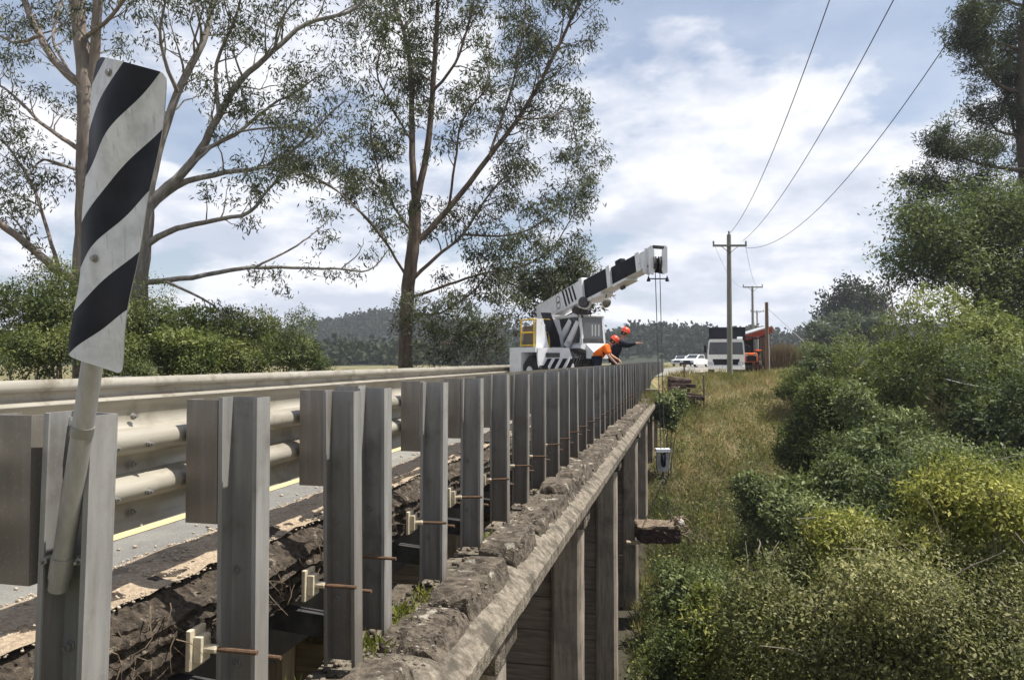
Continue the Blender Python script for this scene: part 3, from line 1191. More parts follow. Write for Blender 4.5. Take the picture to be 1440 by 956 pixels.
mb = MB().prism([(0.0, 1.22), (0.95, 1.22), (0.95, 1.38), (0.0, 1.38)], -0.02, 0.05, (CO + S * -1.2, -U, ZV, S))
cpart('mudguard', mb, M_CRANEW)
mb = MB().bbox((-1.15, 0.95, 1.22), (1.12, 1.62, 1.36), 0.02, CM)
cpart('deck', mb, M_CRANEW)
rear = cp(-0.2, -1.5, 0.0)
RM = Matrix.Translation(rear) @ Matrix.Rotation(R(6), 4, 'Z')
cpart('rear_chassis', MB().bbox((-1.0, 0.0, 0.5), (1.15, 3.6, 1.25), 0.04, RM), M_CRANEW)
for a in (-1.05, 0.72):
    for b_ in (2.3,):
        O = RM @ Vector((a, b_, 0.56))
        t_ = part('wheel', MB().lathe([(0.34, 0.0), (0.50, 0.02), (0.56, 0.08), (0.56, 0.36), (0.50, 0.42), (0.34, 0.44)], O, RM.to_3x3() @ Vector((1, 0, 0)), 28), M_RUBBER, cr, True)
        part('rim', MB().lathe([(0.10, -0.015), (0.12, -0.012), (0.20, -0.006), (0.335, -0.012), (0.335, 0.43)], O, RM.to_3x3() @ Vector((1, 0, 0)), 24), M_WHITE, t_, True)
for a, b in ((-1.16, -0.48), (0.72, -0.55)):
    O = cp(a, b, 0.56)
    t_ = part('wheel', MB().lathe([(0.34, 0.0), (0.50, 0.02), (0.56, 0.08), (0.56, 0.36), (0.50, 0.42), (0.34, 0.44)], O, S, 28), M_RUBBER, cr, True)
    part('rim', MB().lathe([(0.10, -0.015), (0.12, -0.012), (0.16, -0.006), (0.22, -0.012), (0.22, 0.43)], O, S, 24), M_SILVER, t_, True)
# engine bay and hoses under the cab
mb = MB().bbox((0.14, 0.15, 0.62), (1.10, 1.2, 1.05), 0.05, CM)
cpart('engine_block', mb, M_BLACK)
mb = MB()
rg = random.Random(2)
for i in range(9):
    a = 0.1 + i * 0.10
    mb.tube([cp(a, 0.02, 0.75 + rg.random() * 0.1), cp(a + 0.05, 0.06, 0.95), cp(a + 0.16, 0.0, 1.10 + rg.random() * 0.08), cp(a + 0.3, -0.05, 1.02)], 0.018, 6)
cpart('hoses', mb, M_DARKSTEEL, True)
mb = MB().bbox((0.1, -0.08, 0.52), (1.15, 0.05, 0.66), 0.02, CM)
cpart('bumper', mb, M_DARKSTEEL)
# cab, with its window frames, screen and mirror
cabp = [(0.42, 1.06), (1.02, 1.06), (1.22, 1.30), (1.34, 1.46), (1.28, 2.36), (0.36, 2.36), (0.50, 1.30)]
mb = MB().prism([(0.40, 1.36), (0.75, 1.24), (1.18, 1.02), (1.36, 1.30), (1.36, 1.52), (0.46, 1.52)], -0.06, 1.5, (CO, S, ZV, -U))
cab = cpart('cab', mb, M_CRANEW)
fr_o = (CO, S, ZV, -U)
for pl in ([(0.46, 1.521), (0.535, 1.521), (0.44, 2.36), (0.365, 2.36)], [(1.285, 1.521), (1.36, 1.521), (1.29, 2.36), (1.22, 2.36)]):
    mb = MB().prism(pl, -0.06, 0.02, fr_o)
    cpart('pillar', mb, M_CRANEW, parent=cab)
    mb = MB().prism(pl, 1.35, 1.45, fr_o)
    cpart('pillar', mb, M_CRANEW, parent=cab)
mb = MB().bbox((0.34, -0.09, 2.361), (1.31, 1.5, 2.44), 0.03, CM)
cpart('roof', mb, M_CRANEW, parent=cab)
mb = MB().prism([(0.536, 1.522), (1.284, 1.522), (1.219, 2.359), (0.441, 2.359)], -0.045, -0.03, fr_o)
cpart('windscreen', mb, M_GLASSG, parent=cab)
mb = MB().prism([(0.50, 1.522), (1.30, 1.522), (1.27, 1.66), (0.49, 1.66)], -0.066, -0.046, fr_o)
cpart('screen_frame', mb, M_DARKSTEEL, parent=cab)
mb = MB().prism([(0.0, 1.53), (1.3, 1.53), (1.3, 2.35), (0.0, 2.35)], 0.0, 0.02, (CO + S * 0.40, -U, ZV, S))
cpart('side_window', mb, M_GLASS, parent=cab)
mb = MB().prism([(0.1, 1.53), (1.3, 1.53), (1.3, 2.35), (0.1, 2.35)], 0.0, 0.02, (CO + S * 1.27, -U, ZV, S))
cpart('side_window', mb, M_GLASS, parent=cab)
for a in (0.83, 0.95, 1.08):
    mb = MB().box((a, -0.050, 1.75), (a + 0.055, -0.0455, 2.12), CM)
    cpart('sticker', mb, mat('pale_card', (0.33, 0.34, 0.35), 0.7), parent=cab)
mb = MB().add([CO + S * a + U * b + ZV * z for a, b, z in ((0.62, 0.05, 1.50), (1.36, 0.05, 1.50), (1.40, 0.50, 1.16), (0.62, 0.50, 1.22), (0.62, 0.05, 1.02), (1.36, 0.05, 1.02), (1.40, 0.50, 1.02), (0.62, 0.50, 1.02))],
              [(0, 3, 2, 1), (4, 5, 6, 7), (0, 4, 7, 3), (3, 7, 6, 2), (2, 6, 5, 1), (0, 1, 5, 4)])
cpart('hood', mb, M_WHITE)
# yellow handrail behind the turret
mb = MB()
for a, b in ((-0.92, -0.62), (-0.66, -0.62), (-0.36, -0.62), (-0.92, -1.5)):
    mb.tube([cp(a, b, 1.36), cp(a, b, 2.28)], 0.03, 8)
for z in (2.28, 1.86, 1.45):
    mb.tube([cp(-0.36, -0.62, z), cp(-0.92, -0.62, z), cp(-0.92, -1.5, z)], 0.026, 8)
cpart('handrail', mb, M_YELLOW, True)
mb = MB().bbox((-0.80, 0.9, 1.36), (-0.1, 1.6, 2.1), 0.05, CM)
cpart('engine_cover', mb, mat('dull_brown_steel', (0.14, 0.12, 0.10), 0.7))
# turret posts and hoses
for da, db in ((0, -0.55), (0.75, -0.8)):
    mb = MB().prism([(-0.88 + da, 1.37), (-0.42 + da, 1.37), (-0.62 + da, 2.30), (-0.86 + da, 2.30)], 0.0, 0.07, (CO + U * db, S, ZV, -U))
    cpart('turret_post', mb, M_CRANEW)
mb = MB()
for i in range(8):
    a = -0.60 + i * 0.045
    mb.tube([cp(a + 0.3, -0.55, 1.40), cp(a + 0.20, -0.5, 1.75), cp(a + 0.08, -0.55, 2.10), cp(a, -0.7, 2.50)], 0.026, 6)
cpart('hydraulic_hoses', mb, M_BLACK, True)
# boom: three telescoping boxes with collars
B0, B1 = W(766, 441, 26.0), W(908, 368, 20.4)
bd = (B1 - B0)
bl = bd.length
bdn = bd.normalized()
bs = bdn.cross(ZV).normalized()
bu = bs.cross(bdn)


def bm_at(t):
    return B0 + bd * t


def px_of(P):
    q = P - CAM
    d = q.dot(C_F)
    return 720 + F_PX * q.dot(C_R) / d, 478 - F_PX * q.dot(C_U) / d


def t_at(px):
    lo, hi = -0.5, 1.5
    for _ in range(50):
        m_ = (lo + hi) / 2
        if px_of(bm_at(m_))[0] < px:
            lo = m_
        else:
            hi = m_
    return lo


near_side = -bs if (-bs).dot(CAM - B0) > 0 else bs
t1, t2, t3, t4 = t_at(829), t_at(866), t_at(906), t_at(913)
mb = MB().beam(bm_at(-0.01), bm_at(t1), 0.56, 0.54, w1=0.56, h1=0.68)
boom = cpart('boom', mb, M_CRANEW)
mb = MB().beam(bm_at(t1), bm_at(t2), 0.47, 0.60, w1=0.47, h1=0.58)
cpart('boom_section', mb, M_BLACK, parent=boom)
mb = MB().beam(bm_at(t2), bm_at(t3), 0.40, 0.50, w1=0.40, h1=0.47)
cpart('boom_section', mb, M_BLACK, parent=boom)
mb = MB().beam(bm_at(t3), bm_at(t4 + 0.01), 0.40, 0.48, w1=0.36, h1=0.44)
cpart('head_box', mb, M_CRANEW, parent=boom)
mb = MB().beam(bm_at(t1) - bu * 0.305, bm_at(t2) - bu * 0.295, 0.44, 0.02)
cpart('wear_plate', mb, M_WHITE, parent=boom)
mb = MB().beam(bm_at(t2) - bu * 0.255, bm_at(t3) - bu * 0.24, 0.37, 0.02)
cpart('wear_plate', mb, M_WHITE, parent=boom)
mb = MB().beam(bm_at(t1) + bu * 0.305, bm_at(t2) + bu * 0.295, 0.44, 0.02)
cpart('top_plate', mb, M_WHITE, parent=boom)
dt = 0.016
for tt, w, h in ((t1, 0.63, 0.76), (t2, 0.53, 0.65), (t3, 0.45, 0.53)):
    mb = MB().beam(bm_at(tt - dt), bm_at(tt + dt), w, h)
    cpart('collar', mb, M_CRANEW, parent=boom)
mb = MB().beam(bm_at(t1 + dt) - bu * 0.365, bm_at(t1 + 0.16) - bu * 0.355, 0.50, 0.09)
cpart('collar_shoe', mb, M_CRANEW, parent=boom)
mb = MB().beam(bm_at(t2 + dt) - bu * 0.305, bm_at(t2 + 0.13) - bu * 0.295, 0.44, 0.07)
cpart('collar_shoe', mb, M_CRANEW, parent=boom)
# slanted black marks and a ring emblem on the near cheek of the boom
near = near_side
for i in range(4):
    tt = t1 - 0.20 + i * 0.034
    c = bm_at(tt) + near * 0.281
    A = bdn
    pl = [(0.0, -0.24), (0.12, -0.24), (0.30 - 0.16, 0.26), (0.02, 0.26)]
    mb = MB().prism([(0.16, -0.26 + 0.02 * i), (0.26, -0.26 + 0.02 * i), (0.08, 0.30), (-0.02, 0.30)], 0.002, 0.008, (c, A, bu, near))
    cpart('boom_mark', mb, M_BLACK, parent=boom)
c = bm_at(t1 * 0.50) + near * 0.281 + bu * 0.0
mb = MB()
for z0 in (0.09, -0.09):
    prev = None
    ring_o, ring_i = [], []
    for k_ in range(20):
        a = 6.283 * k_ / 20
        ring_o.append(c + bdn * (0.15 * math.cos(a)) + bu * (z0 + 0.13 * math.sin(a)) + near * 0.004)
        ring_i.append(c + bdn * (0.11 * math.cos(a)) + bu * (z0 + 0.095 * math.sin(a)) + near * 0.004)
    vs_ = ring_o + ring_i
    mb.add(vs_, [(k_, (k_ + 1) % 20, 20 + (k_ + 1) % 20, 20 + k_) for k_ in range(20)])
cpart('emblem', mb, mat('grey_print', (0.16, 0.165, 0.18), 0.6), parent=boom)
# lifting cylinders
for (x0, y0, x1, y1, dd) in ((784, 486, 812, 436, 24.6), (797, 486, 822, 438, 24.2)):
    p0, p1 = W(x0, y0, dd), W(x1, y1, dd - 0.5)
    mid = p0 + (p1 - p0) * 0.72
    cy_ = cpart('lift_cylinder', MB().tube([p0, mid], 0.115, 14), M_CRANEW, True)
    part('rod', MB().tube([mid, p1], 0.065, 10), M_CHROME, cy_, True)
    part('pin', MB().lathe([(0.10, -0.16), (0.10, 0.16)], p1, bs, 14), M_DARKSTEEL, cy_, True)
mb = MB()
for i in range(26):
    tt = 0.02 + (t1 - 0.05) * (i // 2) / 13
    P = bm_at(tt) + near_side * 0.281 + bu * ((0.26 if i % 2 else -0.24) + 0.05 * tt)
    mb.lathe([(0.022, 0), (0.02, 0.012)], P, near_side, 6)
cpart('rivets', mb, mat('grey_bolt', (0.35, 0.35, 0.36), 0.5), parent=boom)
mb = MB()
for q in (0.10, 0.16, 0.22):
    mb.tube([bm_at(0.05) + bu * 0.31 + bs * (q - 0.16), bm_at(t1 * 0.6) + bu * 0.37 + bs * (q - 0.16), bm_at(t1) + bu * 0.45 + bs * (q - 0.16)], 0.014, 6)
cpart('boom_hoses', mb, M_BLACK, True, parent=boom)
mb = MB()
for i in range(10):
    a = W(800 + rg.uniform(0, 26), 434 + rg.uniform(-3, 5), 23.6)
    b = a + Vector((rg.uniform(-0.3, 0.3), rg.uniform(-0.2, 0.2), rg.uniform(-0.35, -0.1)))
    mb.tube([a, a.lerp(b, 0.5) + C_R * 0.08, b], 0.018, 6)
    mb.lathe([(0.04, -0.04), (0.045, 0.04)], a, C_R + ZV * rg.uniform(-1, 1), 8)
cpart('hose_fittings', mb, M_DARKSTEEL, True)
# sheave, work lamps and the small horn under the boom
P = W(821, 425, 22.9)
cpart('sheave', MB().lathe([(0.10, -0.07), (0.17, -0.06), (0.15, 0), (0.17, 0.06), (0.10, 0.07)], P, (near + bdn * 0.5).normalized(), 22), M_DARKSTEEL, True)
cpart('sheave_guard', MB().lathe([(0.20, -0.15), (0.21, -0.14), (0.21, -0.085), (0.16, -0.08)], P, (near + bdn * 0.5).normalized(), 22), M_CRANEW, True)
P = W(853, 426, 22.2)
ax = (CAM - P).normalized() + Vector((0.7, -0.1, -0.4))
la = cpart('work_lamp', MB().lathe([(0.05, -0.14), (0.11, -0.11), (0.15, -0.03), (0.155, 0.0)], P, ax, 18), M_WHITE, True)
part('lens', MB().lathe([(0.145, 0.001), (0.11, 0.015), (0.03, 0.022)], P, ax, 18), M_CHROME, la, True)
part('bracket', MB().tube([P - ax.normalized() * 0.1, P + Vector((0, 0, 0.26))], 0.02, 6), M_DARKSTEEL, la)
P = W(829, 436, 22.6)
cpart('horn', MB().lathe([(0.02, 0.0), (0.03, 0.05), (0.07, 0.12), (0.075, 0.13)], P, (0.2, -0.3, -1), 14), M_BLACK, True)
P = W(876, 402, 21.4)
for q in (-0.05, 0.05):
    cpart('hose_guide', MB().lathe([(0.03, -0.03), (0.055, -0.03), (0.055, 0.03), (0.03, 0.03)], P + bdn * q - ZV * 0.05, near, 12), M_DARKSTEEL, True)
P = bm_at(t2 + 0.05) + bu * 0.36
cpart('camera_box', MB().beam(P - bdn * 0.16, P + bdn * 0.14, 0.16, 0.14), M_BLACK)
P = bm_at(t1 - 0.02) + bu * 0.48
cpart('antenna', MB().tube([P, P + Vector((0.1, 0, 0.42))], 0.012, 6), M_DARKSTEEL)
# boom head: two cheek plates with rope sheaves between, facing us
HC = W(925, 366, 19.9)
hx, hy = C_R, -C_F
hw = 0.30
for sgn in (-1, 1):
    c = HC + hx * (0.16 * sgn)
    mb = MB().prism([(-0.08, -0.34), (0.03, -0.40), (0.08, -0.24), (0.05, 0.28), (-0.03, 0.40), (-0.10, 0.34)] if sgn < 0 else
                    [(0.09, -0.34), (-0.02, -0.38), (-0.07, -0.22), (-0.04, 0.28), (0.03, 0.40), (0.09, 0.34)], -0.05, 0.05, (c, hx, ZV, hy))
    hp = cpart('head_plate', mb, M_CRANEW)
mb = MB().prism([(-0.22, -0.30), (-0.04, -0.40), (0.06, -0.10), (0.02, 0.36), (-0.16, 0.34)], 0.02, 0.06, (HC - hx * 0.16 - hy * 0.22, hx, ZV, hy))
cpart('head_plate', mb, M_CRANEW)
mb = MB().prism([(-0.10, -0.16), (-0.02, -0.22), (0.02, 0.12)], 0.061, 0.068, (HC - hx * 0.16 - hy * 0.22, hx, ZV, hy))
cpart('head_opening', mb, M_BLACK)
mb = MB().prism([(-0.17, -0.30), (0.17, -0.36), (0.20, 0.06), (-0.14, 0.06)], -0.14, -0.06, (HC, hx, ZV, hy))
cpart('head_shroud', mb, M_BLACK)
for q in (-0.09, 0.05):
    cpart('sheave', MB().lathe([(0.05, -0.035), (0.19, -0.035), (0.165, 0), (0.19, 0.035), (0.05, 0.035)], HC + hx * q - ZV * 0.08, hx, 20), M_DARKSTEEL, True)
mb = MB().beam(HC + hx * -0.26 - ZV * 0.50, HC + hx * 0.26 - ZV * 0.50, 0.03, 0.03)
for q in (-0.25, 0.25):
    mb.tube([HC + hx * q - ZV * 0.42, HC + hx * q - ZV * 0.50], 0.012, 6)
    mb.lathe([(0.02, 0), (0.055, 0.10), (0.05, 0.12)], HC + hx * q - ZV * 0.45, -ZV, 10)
cpart('limit_switch', mb, M_BLACK)
mb = MB().beam(HC + hx * -0.14 + ZV * 0.36, HC + hx * 0.16 + ZV * 0.34, 0.10, 0.08)
cpart('head_pin', mb, M_DARKSTEEL)
# ropes down to the hook block
HK = W(932, 650, 19.9)
for q0, q1 in ((-0.075, -0.045), (0.05, 0.045)):
    cpart('hoist_rope', MB().tube([HC + hx * q0 - ZV * 0.1 - hy * 0.0, HK + hx * q1 + ZV * 0.22], 0.011, 6), M_WIRE, True)
hk = cpart('hook_block', MB().prism([(-0.12, -0.24), (0.10, -0.24), (0.16, -0.10), (0.16, 0.26), (0.07, 0.26), (0.07, -0.08), (-0.07, -0.08), (-0.07, 0.26), (-0.16, 0.26), (-0.17, -0.10)], -0.07, 0.07, (HK, hx, ZV, hy)), mat('grey_cast_block', (0.40, 0.40, 0.38), 0.6, (0.24, 0.235, 0.22), 7))
part('sheave', MB().lathe([(0.06, -0.03), (0.2, -0.03), (0.18, 0), (0.2, 0.03), (0.06, 0.03)], HK + ZV * 0.06, hx, 18), M_BLACK, hk, True)
part('cover', MB().box((-0.19, -0.10, 0.29), (0.19, 0.10, 0.37), Matrix.Translation(HK) @ Matrix((hx, C_F, ZV)).transposed().to_4x4()), M_WHITE, hk)
pts = []
for k_ in range(12):
    a = -1.2 + 4.6 * k_ / 11
    pts.append(HK + hx * (0.09 * math.sin(a)) - ZV * (0.40 + 0.10 - 0.10 * math.cos(a)) )
part('hook', MB().tube([HK - ZV * 0.24, HK - ZV * 0.32] + pts, 0.028, 8), M_DARKSTEEL, hk, True)

# the load: an old timber headstock slung in chains
LD = W(928, 748, 20.6)
ld = thing('slung_timber', 'split old timber beam with a dark red underside slung in chains below the crane hook', 'timber beam', LD)
la_, lb_ = hx, C_F
LM = Matrix.Translation(LD) @ Matrix((la_, lb_, ZV)).transposed().to_4x4()
me = rock_box((-0.62, -0.30, -0.24), (0.52, 0.5, 0.15), 26, 0.035, 2.6, 5, 0.03)
roughen(me, 0.03, 7, 4)
roughen(me, 0.012, 22, 2)
me.materials.append(M_TIMBERD)
me.transform(Matrix((la_, lb_, ZV)).transposed().to_4x4())
link('beam', me, ld)
me = rock_box((-0.66, -0.30, 0.15), (0.40, 0.42, 0.25), 26, 0.03, 3, 9, 0.02)
for v in me.vertices:
    v.co.z += -0.05 * (v.co.x + 0.2) ** 2 + 0.03 * math.sin(v.co.y * 31) * (v.co.z > 0.2)
    v.co.x += 0.10 * math.sin(v.co.y * 17 + 1) * (v.co.x > 0.2)
roughen(me, 0.02, 9, 4)
me.materials.append(M_TIMBER)
me.transform(Matrix((la_, lb_, ZV)).transposed().to_4x4())
link('split_top', me, ld)
me = rock_box((-0.98, -0.30, -0.26), (-0.60, -0.12, -0.19), 6, 0.02, 4, 3, 0.01)
me.materials.append(M_SPLIT)
me.transform(Matrix((la_, lb_, ZV)).transposed().to_4x4())
link('splinter', me, ld)
mb = MB()
rg = random.Random(8)
for i in range(38):
    a = Vector((0.30 + rg.random() * 0.35, rg.uniform(-0.3, 0.4), rg.uniform(-0.2, 0.4)))
    p0 = LM @ a
    p1 = LM @ (a + Vector((rg.uniform(-0.05, 0.3), rg.uniform(-0.2, 0.2), rg.uniform(-0.25, 0.15))))
    mb.tube([p0, (p0 + p1) / 2 + ZV * 0.04, p1], [0.03, 0.024, 0.008], 5)
part('broken_ends', mb, M_TIMBER, ld)
me = rock_box((0.47, -0.25, 0.24), (0.64, -0.05, 0.38), 8, 0.03, 6, 2, 0.04)
roughen(me, 0.02, 12, 4)
me.materials.append(mat('pale_stone', (0.50, 0.48, 0.43), 0.9, (0.32, 0.29, 0.25), 12))
me.transform(Matrix((la_, lb_, ZV)).transposed().to_4x4())
link('pale_end', me, ld)
for q in (-0.4, 0.35):
    a, b = HK - ZV * 0.5, LM @ Vector((q, 0.1, 0.26))
    mb = MB()
    nl = int((b - a).length / 0.075)
    dd = (b - a) / nl
    for k_ in range(nl):
        c = a + dd * (k_ + 0.5)
        side = (hx if k_ % 2 else C_F) * 0.018
        mb.tube([c - dd * 0.55, c - dd * 0.3 + side, c + dd * 0.3 + side, c + dd * 0.55, c + dd * 0.3 - side, c - dd * 0.3 - side, c - dd * 0.55], 0.007, 5)
    part('chain', mb, M_DARKSTEEL, ld)


# ------------------------------------------------------------------ people
def skin_mesh(name, pts, edges, radii, m, parent, root=0, sub=2):
    me = bpy.data.meshes.new(name)
    me.from_pydata([tuple(p) for p in pts], edges, [])
    me.materials.append(m)
    o = link(name, me, parent)
    md = o.modifiers.new('skin', 'SKIN')
    md.use_smooth_shade = True
    for i, r in enumerate(radii):
        sv = me.skin_vertices[0].data[i]
        sv.radius = (r, r) if isinstance(r, (int, float)) else r
        sv.use_root = (i == root)
    s = o.modifiers.new('sub', 'SUBSURF')
    s.levels = s.render_levels = sub
    return o


def person(loc, face, J, label, shirt, shirt_mat, helmet_mat, vest=None):
    """J: joints in local x (forwards), y (left), z; the body is one skinned mesh, clothing lies over it"""
    t = thing('person', label, 'person', loc)
    t.rotation_euler = (0, 0, face)
    V = {k: Vector(v) for k, v in J.items()}
    names = ['pelvis', 'waist', 'chest', 'neck', 'head0', 'head1']
    pts = [V[n] for n in names]
    rad = [0.115, (0.115, 0.10), (0.14, 0.11), 0.055, 0.075, 0.088]
    ed = [(0, 1), (1, 2), (2, 3), (3, 4), (4, 5)]

    def chain(start, keys, rs):
        prev = start
        for k, r in zip(keys, rs):
            pts.append(V[k])
            rad.append(r)
            ed.append((prev, len(pts) - 1))
            prev = len(pts) - 1
        return prev
    wr = {}
    for s in 'LR':
        wr[s] = chain(2, ['sh' + s, 'el' + s, 'wr' + s], [0.062, 0.043, 0.030])
        chain(0, ['hip' + s, 'kn' + s, 'an' + s, 'toe' + s], [0.095, 0.060, 0.042, 0.035])
    # hands: palm and five fingers
    for s in 'LR':
        w = V['wr' + s]
        d = (w - V['el' + s]).normalized()
        side = d.cross(Vector((0, 0, 1)))
        side = side.normalized() if side.length > 0.1 else Vector((0, 1, 0))
        dn = side.cross(d)
        pts.append(w + d * 0.07)
        rad.append((0.040, 0.018))
        ed.append((wr[s], len(pts) - 1))
        palm = len(pts) - 1
        for k, (q, L) in enumerate(((-0.030, 0.062), (-0.010, 0.075), (0.010, 0.070), (0.029, 0.055))):
            b = w + d * 0.095 + side * q
            for jn, (f, cu) in enumerate(((0.0, 0), (0.55, 0.012), (1.0, 0.036))):
                pts.append(b + d * L * f - dn * cu)
                rad.append(0.0095 - 0.001 * jn)
                ed.append((palm if jn == 0 else len(pts) - 2, len(pts) - 1))
        b = w + d * 0.035 + side * -0.030
        for jn, (f, o2) in enumerate(((0.3, -0.015), (0.75, -0.03), (1.2, -0.034))):
            pts.append(b + d * 0.05 * f + side * o2 - dn * 0.01 * jn)
            rad.append(0.0105 - 0.001 * jn)
            ed.append((palm if jn == 0 else len(pts) - 2, len(pts) - 1))
    body = skin_mesh('body', pts, ed, rad, M_SKIN, t)
    # clothing
    tp = [V['pelvis'], V['waist'], V['chest'], V['chest'] * 0.45 + V['neck'] * 0.55]
    ted = [(0, 1), (1, 2), (2, 3)]
    tr_ = [0.165, (0.195, 0.185), (0.225, 0.205), 0.095]
    for s in 'LR':
        n0 = len(tp)
        fr_ = 1.0 if shirt == 'long' else 0.75
        end = V['el' + s] * 1.0 if shirt == 'short' else V['wr' + s] * 0.93 + V['el' + s] * 0.07
        tp += [V['sh' + s], V['el' + s] * 0.8 + V['sh' + s] * 0.2 if shirt == 'short' else V['el' + s]]
        ted += [(2, n0), (n0, n0 + 1)]
        tr_ += [0.105, 0.080]
        if shirt == 'long':
            tp.append(end)
            ted.append((n0 + 1, n0 + 2))
            tr_.append(0.046)
    sh = skin_mesh('shirt', tp, ted, tr_, shirt_mat, t)
    if vest:
        mats_, lab = vest
        vb = [V['pelvis'] * 0.6 + V['waist'] * 0.4, V['waist'], V['chest'] * 0.5 + V['waist'] * 0.5, V['chest']]
        skin_mesh('reflective_band', [V['waist'] * 0.72 + V['chest'] * 0.28, V['waist'] * 0.55 + V['chest'] * 0.45], [(0, 1)], [(0.182, 0.152), (0.188, 0.154)], mats_, t)
    pp = [V['pelvis'] + (V['waist'] - V['pelvis']) * 0.25]
    ped, prad = [], [0.156]
    for s in 'LR':
        n0 = len(pp)
        pp += [V['hip' + s], V['kn' + s], V['an' + s]]
        ped += [(0, n0), (n0, n0 + 1), (n0 + 1, n0 + 2)]
        prad += [0.120, 0.088, 0.072]
    skin_mesh('trousers', pp, ped, prad, M_NAVY, t)
    for s in 'LR':
        a, b = V['an' + s], V['toe' + s]
        skin_mesh('boot', [a + Vector((0, 0, 0.10)), a, b], [(0, 1), (1, 2)], [0.068, 0.070, 0.052], M_BLACK, t)
    # head: face features, ears, hair under a hard hat
    up = (V['head1'] - V['head0']).normalized()
    fw = Vector(J.get('look', (1, 0, -0.3)))
    fw = (fw - up * fw.dot(up)).normalized()
    lf = up.cross(fw)
    hc = V['head0'] * 0.35 + V['head1'] * 0.65
    hm = Matrix.Translation(hc) @ Matrix((fw, lf, up)).transposed().to_4x4()
    mb = MB().add([hm @ Vector(p) for p in ((0.080, -0.014, -0.035), (0.080, 0.014, -0.035), (0.118, 0, -0.040), (0.085, 0, 0.008))], [(0, 1, 3), (1, 2, 3), (2, 0, 3), (0, 2, 1)])
    part_local('nose', mb, M_SKIN, t)
    for q in (-0.034, 0.034):
        part_local('eye', MB().lathe([(0.004, -0.012), (0.012, -0.006), (0.012, 0.004), (0.004, 0.009)], hm @ Vector((0.082, q, 0.008)), (hm.to_3x3() @ Vector((1, 0, 0))), 10), M_WHITE, t)
        part_local('ear', MB().lathe([(0.012, -0.01), (0.030, 0), (0.022, 0.01)], hm @ Vector((-0.005, q * 2.7, -0.015)), (hm.to_3x3() @ Vector((0, math.copysign(1, q), 0.2))), 10), M_SKIN, t)
    part_local('mouth', MB().beam(hm @ Vector((0.086, -0.025, -0.066)), hm @ Vector((0.086, 0.025, -0.066)), 0.012, 0.010), mat('lip', (0.30, 0.12, 0.10), 0.6), t)
    part_local('hair', MB().lathe([(0.080, -0.07), (0.094, -0.02), (0.095, 0.03), (0.06, 0.06)], hm @ Vector((-0.022, 0, 0.0)), up, 16), M_HAIR, t, True)
    hat = part_local('hard_hat', MB().lathe([(0.138, -0.012), (0.142, 0.004), (0.130, 0.012), (0.129, 0.050), (0.115, 0.095), (0.080, 0.130), (0.03, 0.146)], hm @ Vector((0.0, 0, 0.045)), up + fw * 0.06, 24), helmet_mat, t, True)
    pk = [(0.06, -0.085), (0.15, -0.06), (0.178, 0), (0.15, 0.06), (0.06, 0.085)]
    mbp = MB().prism(pk, 0.040, 0.052, (hc, fw, lf, up))
    part_local('peak', mbp, helmet_mat, hat)
    part_local('ridge', MB().beam(hm @ Vector((-0.09, 0, 0.125)), hm @ Vector((0.09, 0, 0.125)), 0.03, 0.10), helmet_mat, hat)
    return t, V


def part_local(name, mb, m, parent, smooth=False):
    return link(name, mb.mesh(name, m, smooth), parent)


J1 = dict(pelvis=(-0.24, 0, 0.93), waist=(-0.16, 0, 1.04), chest=(0.03, 0, 1.25), neck=(0.17, 0, 1.35), head0=(0.23, 0, 1.38), head1=(0.31, 0, 1.48),
          shL=(0.06, 0.21, 1.26), elL=(0.22, 0.26, 1.03), wrL=(0.40, 0.18, 0.92), shR=(0.06, -0.21, 1.26), elR=(0.16, -0.28, 1.00), wrR=(0.32, -0.22, 0.84),
          hipL=(-0.21, 0.10, 0.90), knL=(-0.13, 0.12, 0.50), anL=(-0.20, 0.12, 0.09), toeL=(-0.03, 0.13, 0.04),
          hipR=(-0.21, -0.10, 0.90), knR=(-0.10, -0.12, 0.50), anR=(-0.22, -0.12, 0.09), toeR=(-0.05, -0.13, 0.04), look=(1, 0, -0.7))
P1 = W(849, 505, 21.8)
P1.z = 0.08
person(P1, PSI + R(-8), J1, 'person in an orange shirt and red hard hat bending over the rail', 'short', M_HIVIS, M_HELMET)
J2 = dict(pelvis=(-0.12, 0, 1.0), waist=(-0.06, 0, 1.14), chest=(0.08, 0, 1.42), neck=(0.17, 0, 1.57), head0=(0.20, 0, 1.63), head1=(0.25, 0, 1.76),
          shL=(0.08, 0.19, 1.44), elL=(0.30, 0.22, 1.32), wrL=(0.54, 0.16, 1.40), shR=(0.08, -0.19, 1.44), elR=(0.34, -0.26, 1.36), wrR=(0.60, -0.24, 1.40),
          hipL=(-0.11, 0.10, 0.95), knL=(-0.05, 0.12, 0.52), anL=(-0.14, 0.12, 0.09), toeL=(0.03, 0.13, 0.04),
          hipR=(-0.11, -0.10, 0.95), knR=(-0.03, -0.12, 0.52), anR=(-0.16, -0.12, 0.09), toeR=(0.01, -0.13, 0.04), look=(1, -0.25, -0.25))
P2 = W(868, 505, 22.6)
P2.z = 0.08
person(P2, PSI + R(-10), J2, 'person in dark clothes and red hard hat reaching an arm out over the rail', 'long', M_NAVY, M_HELMET)

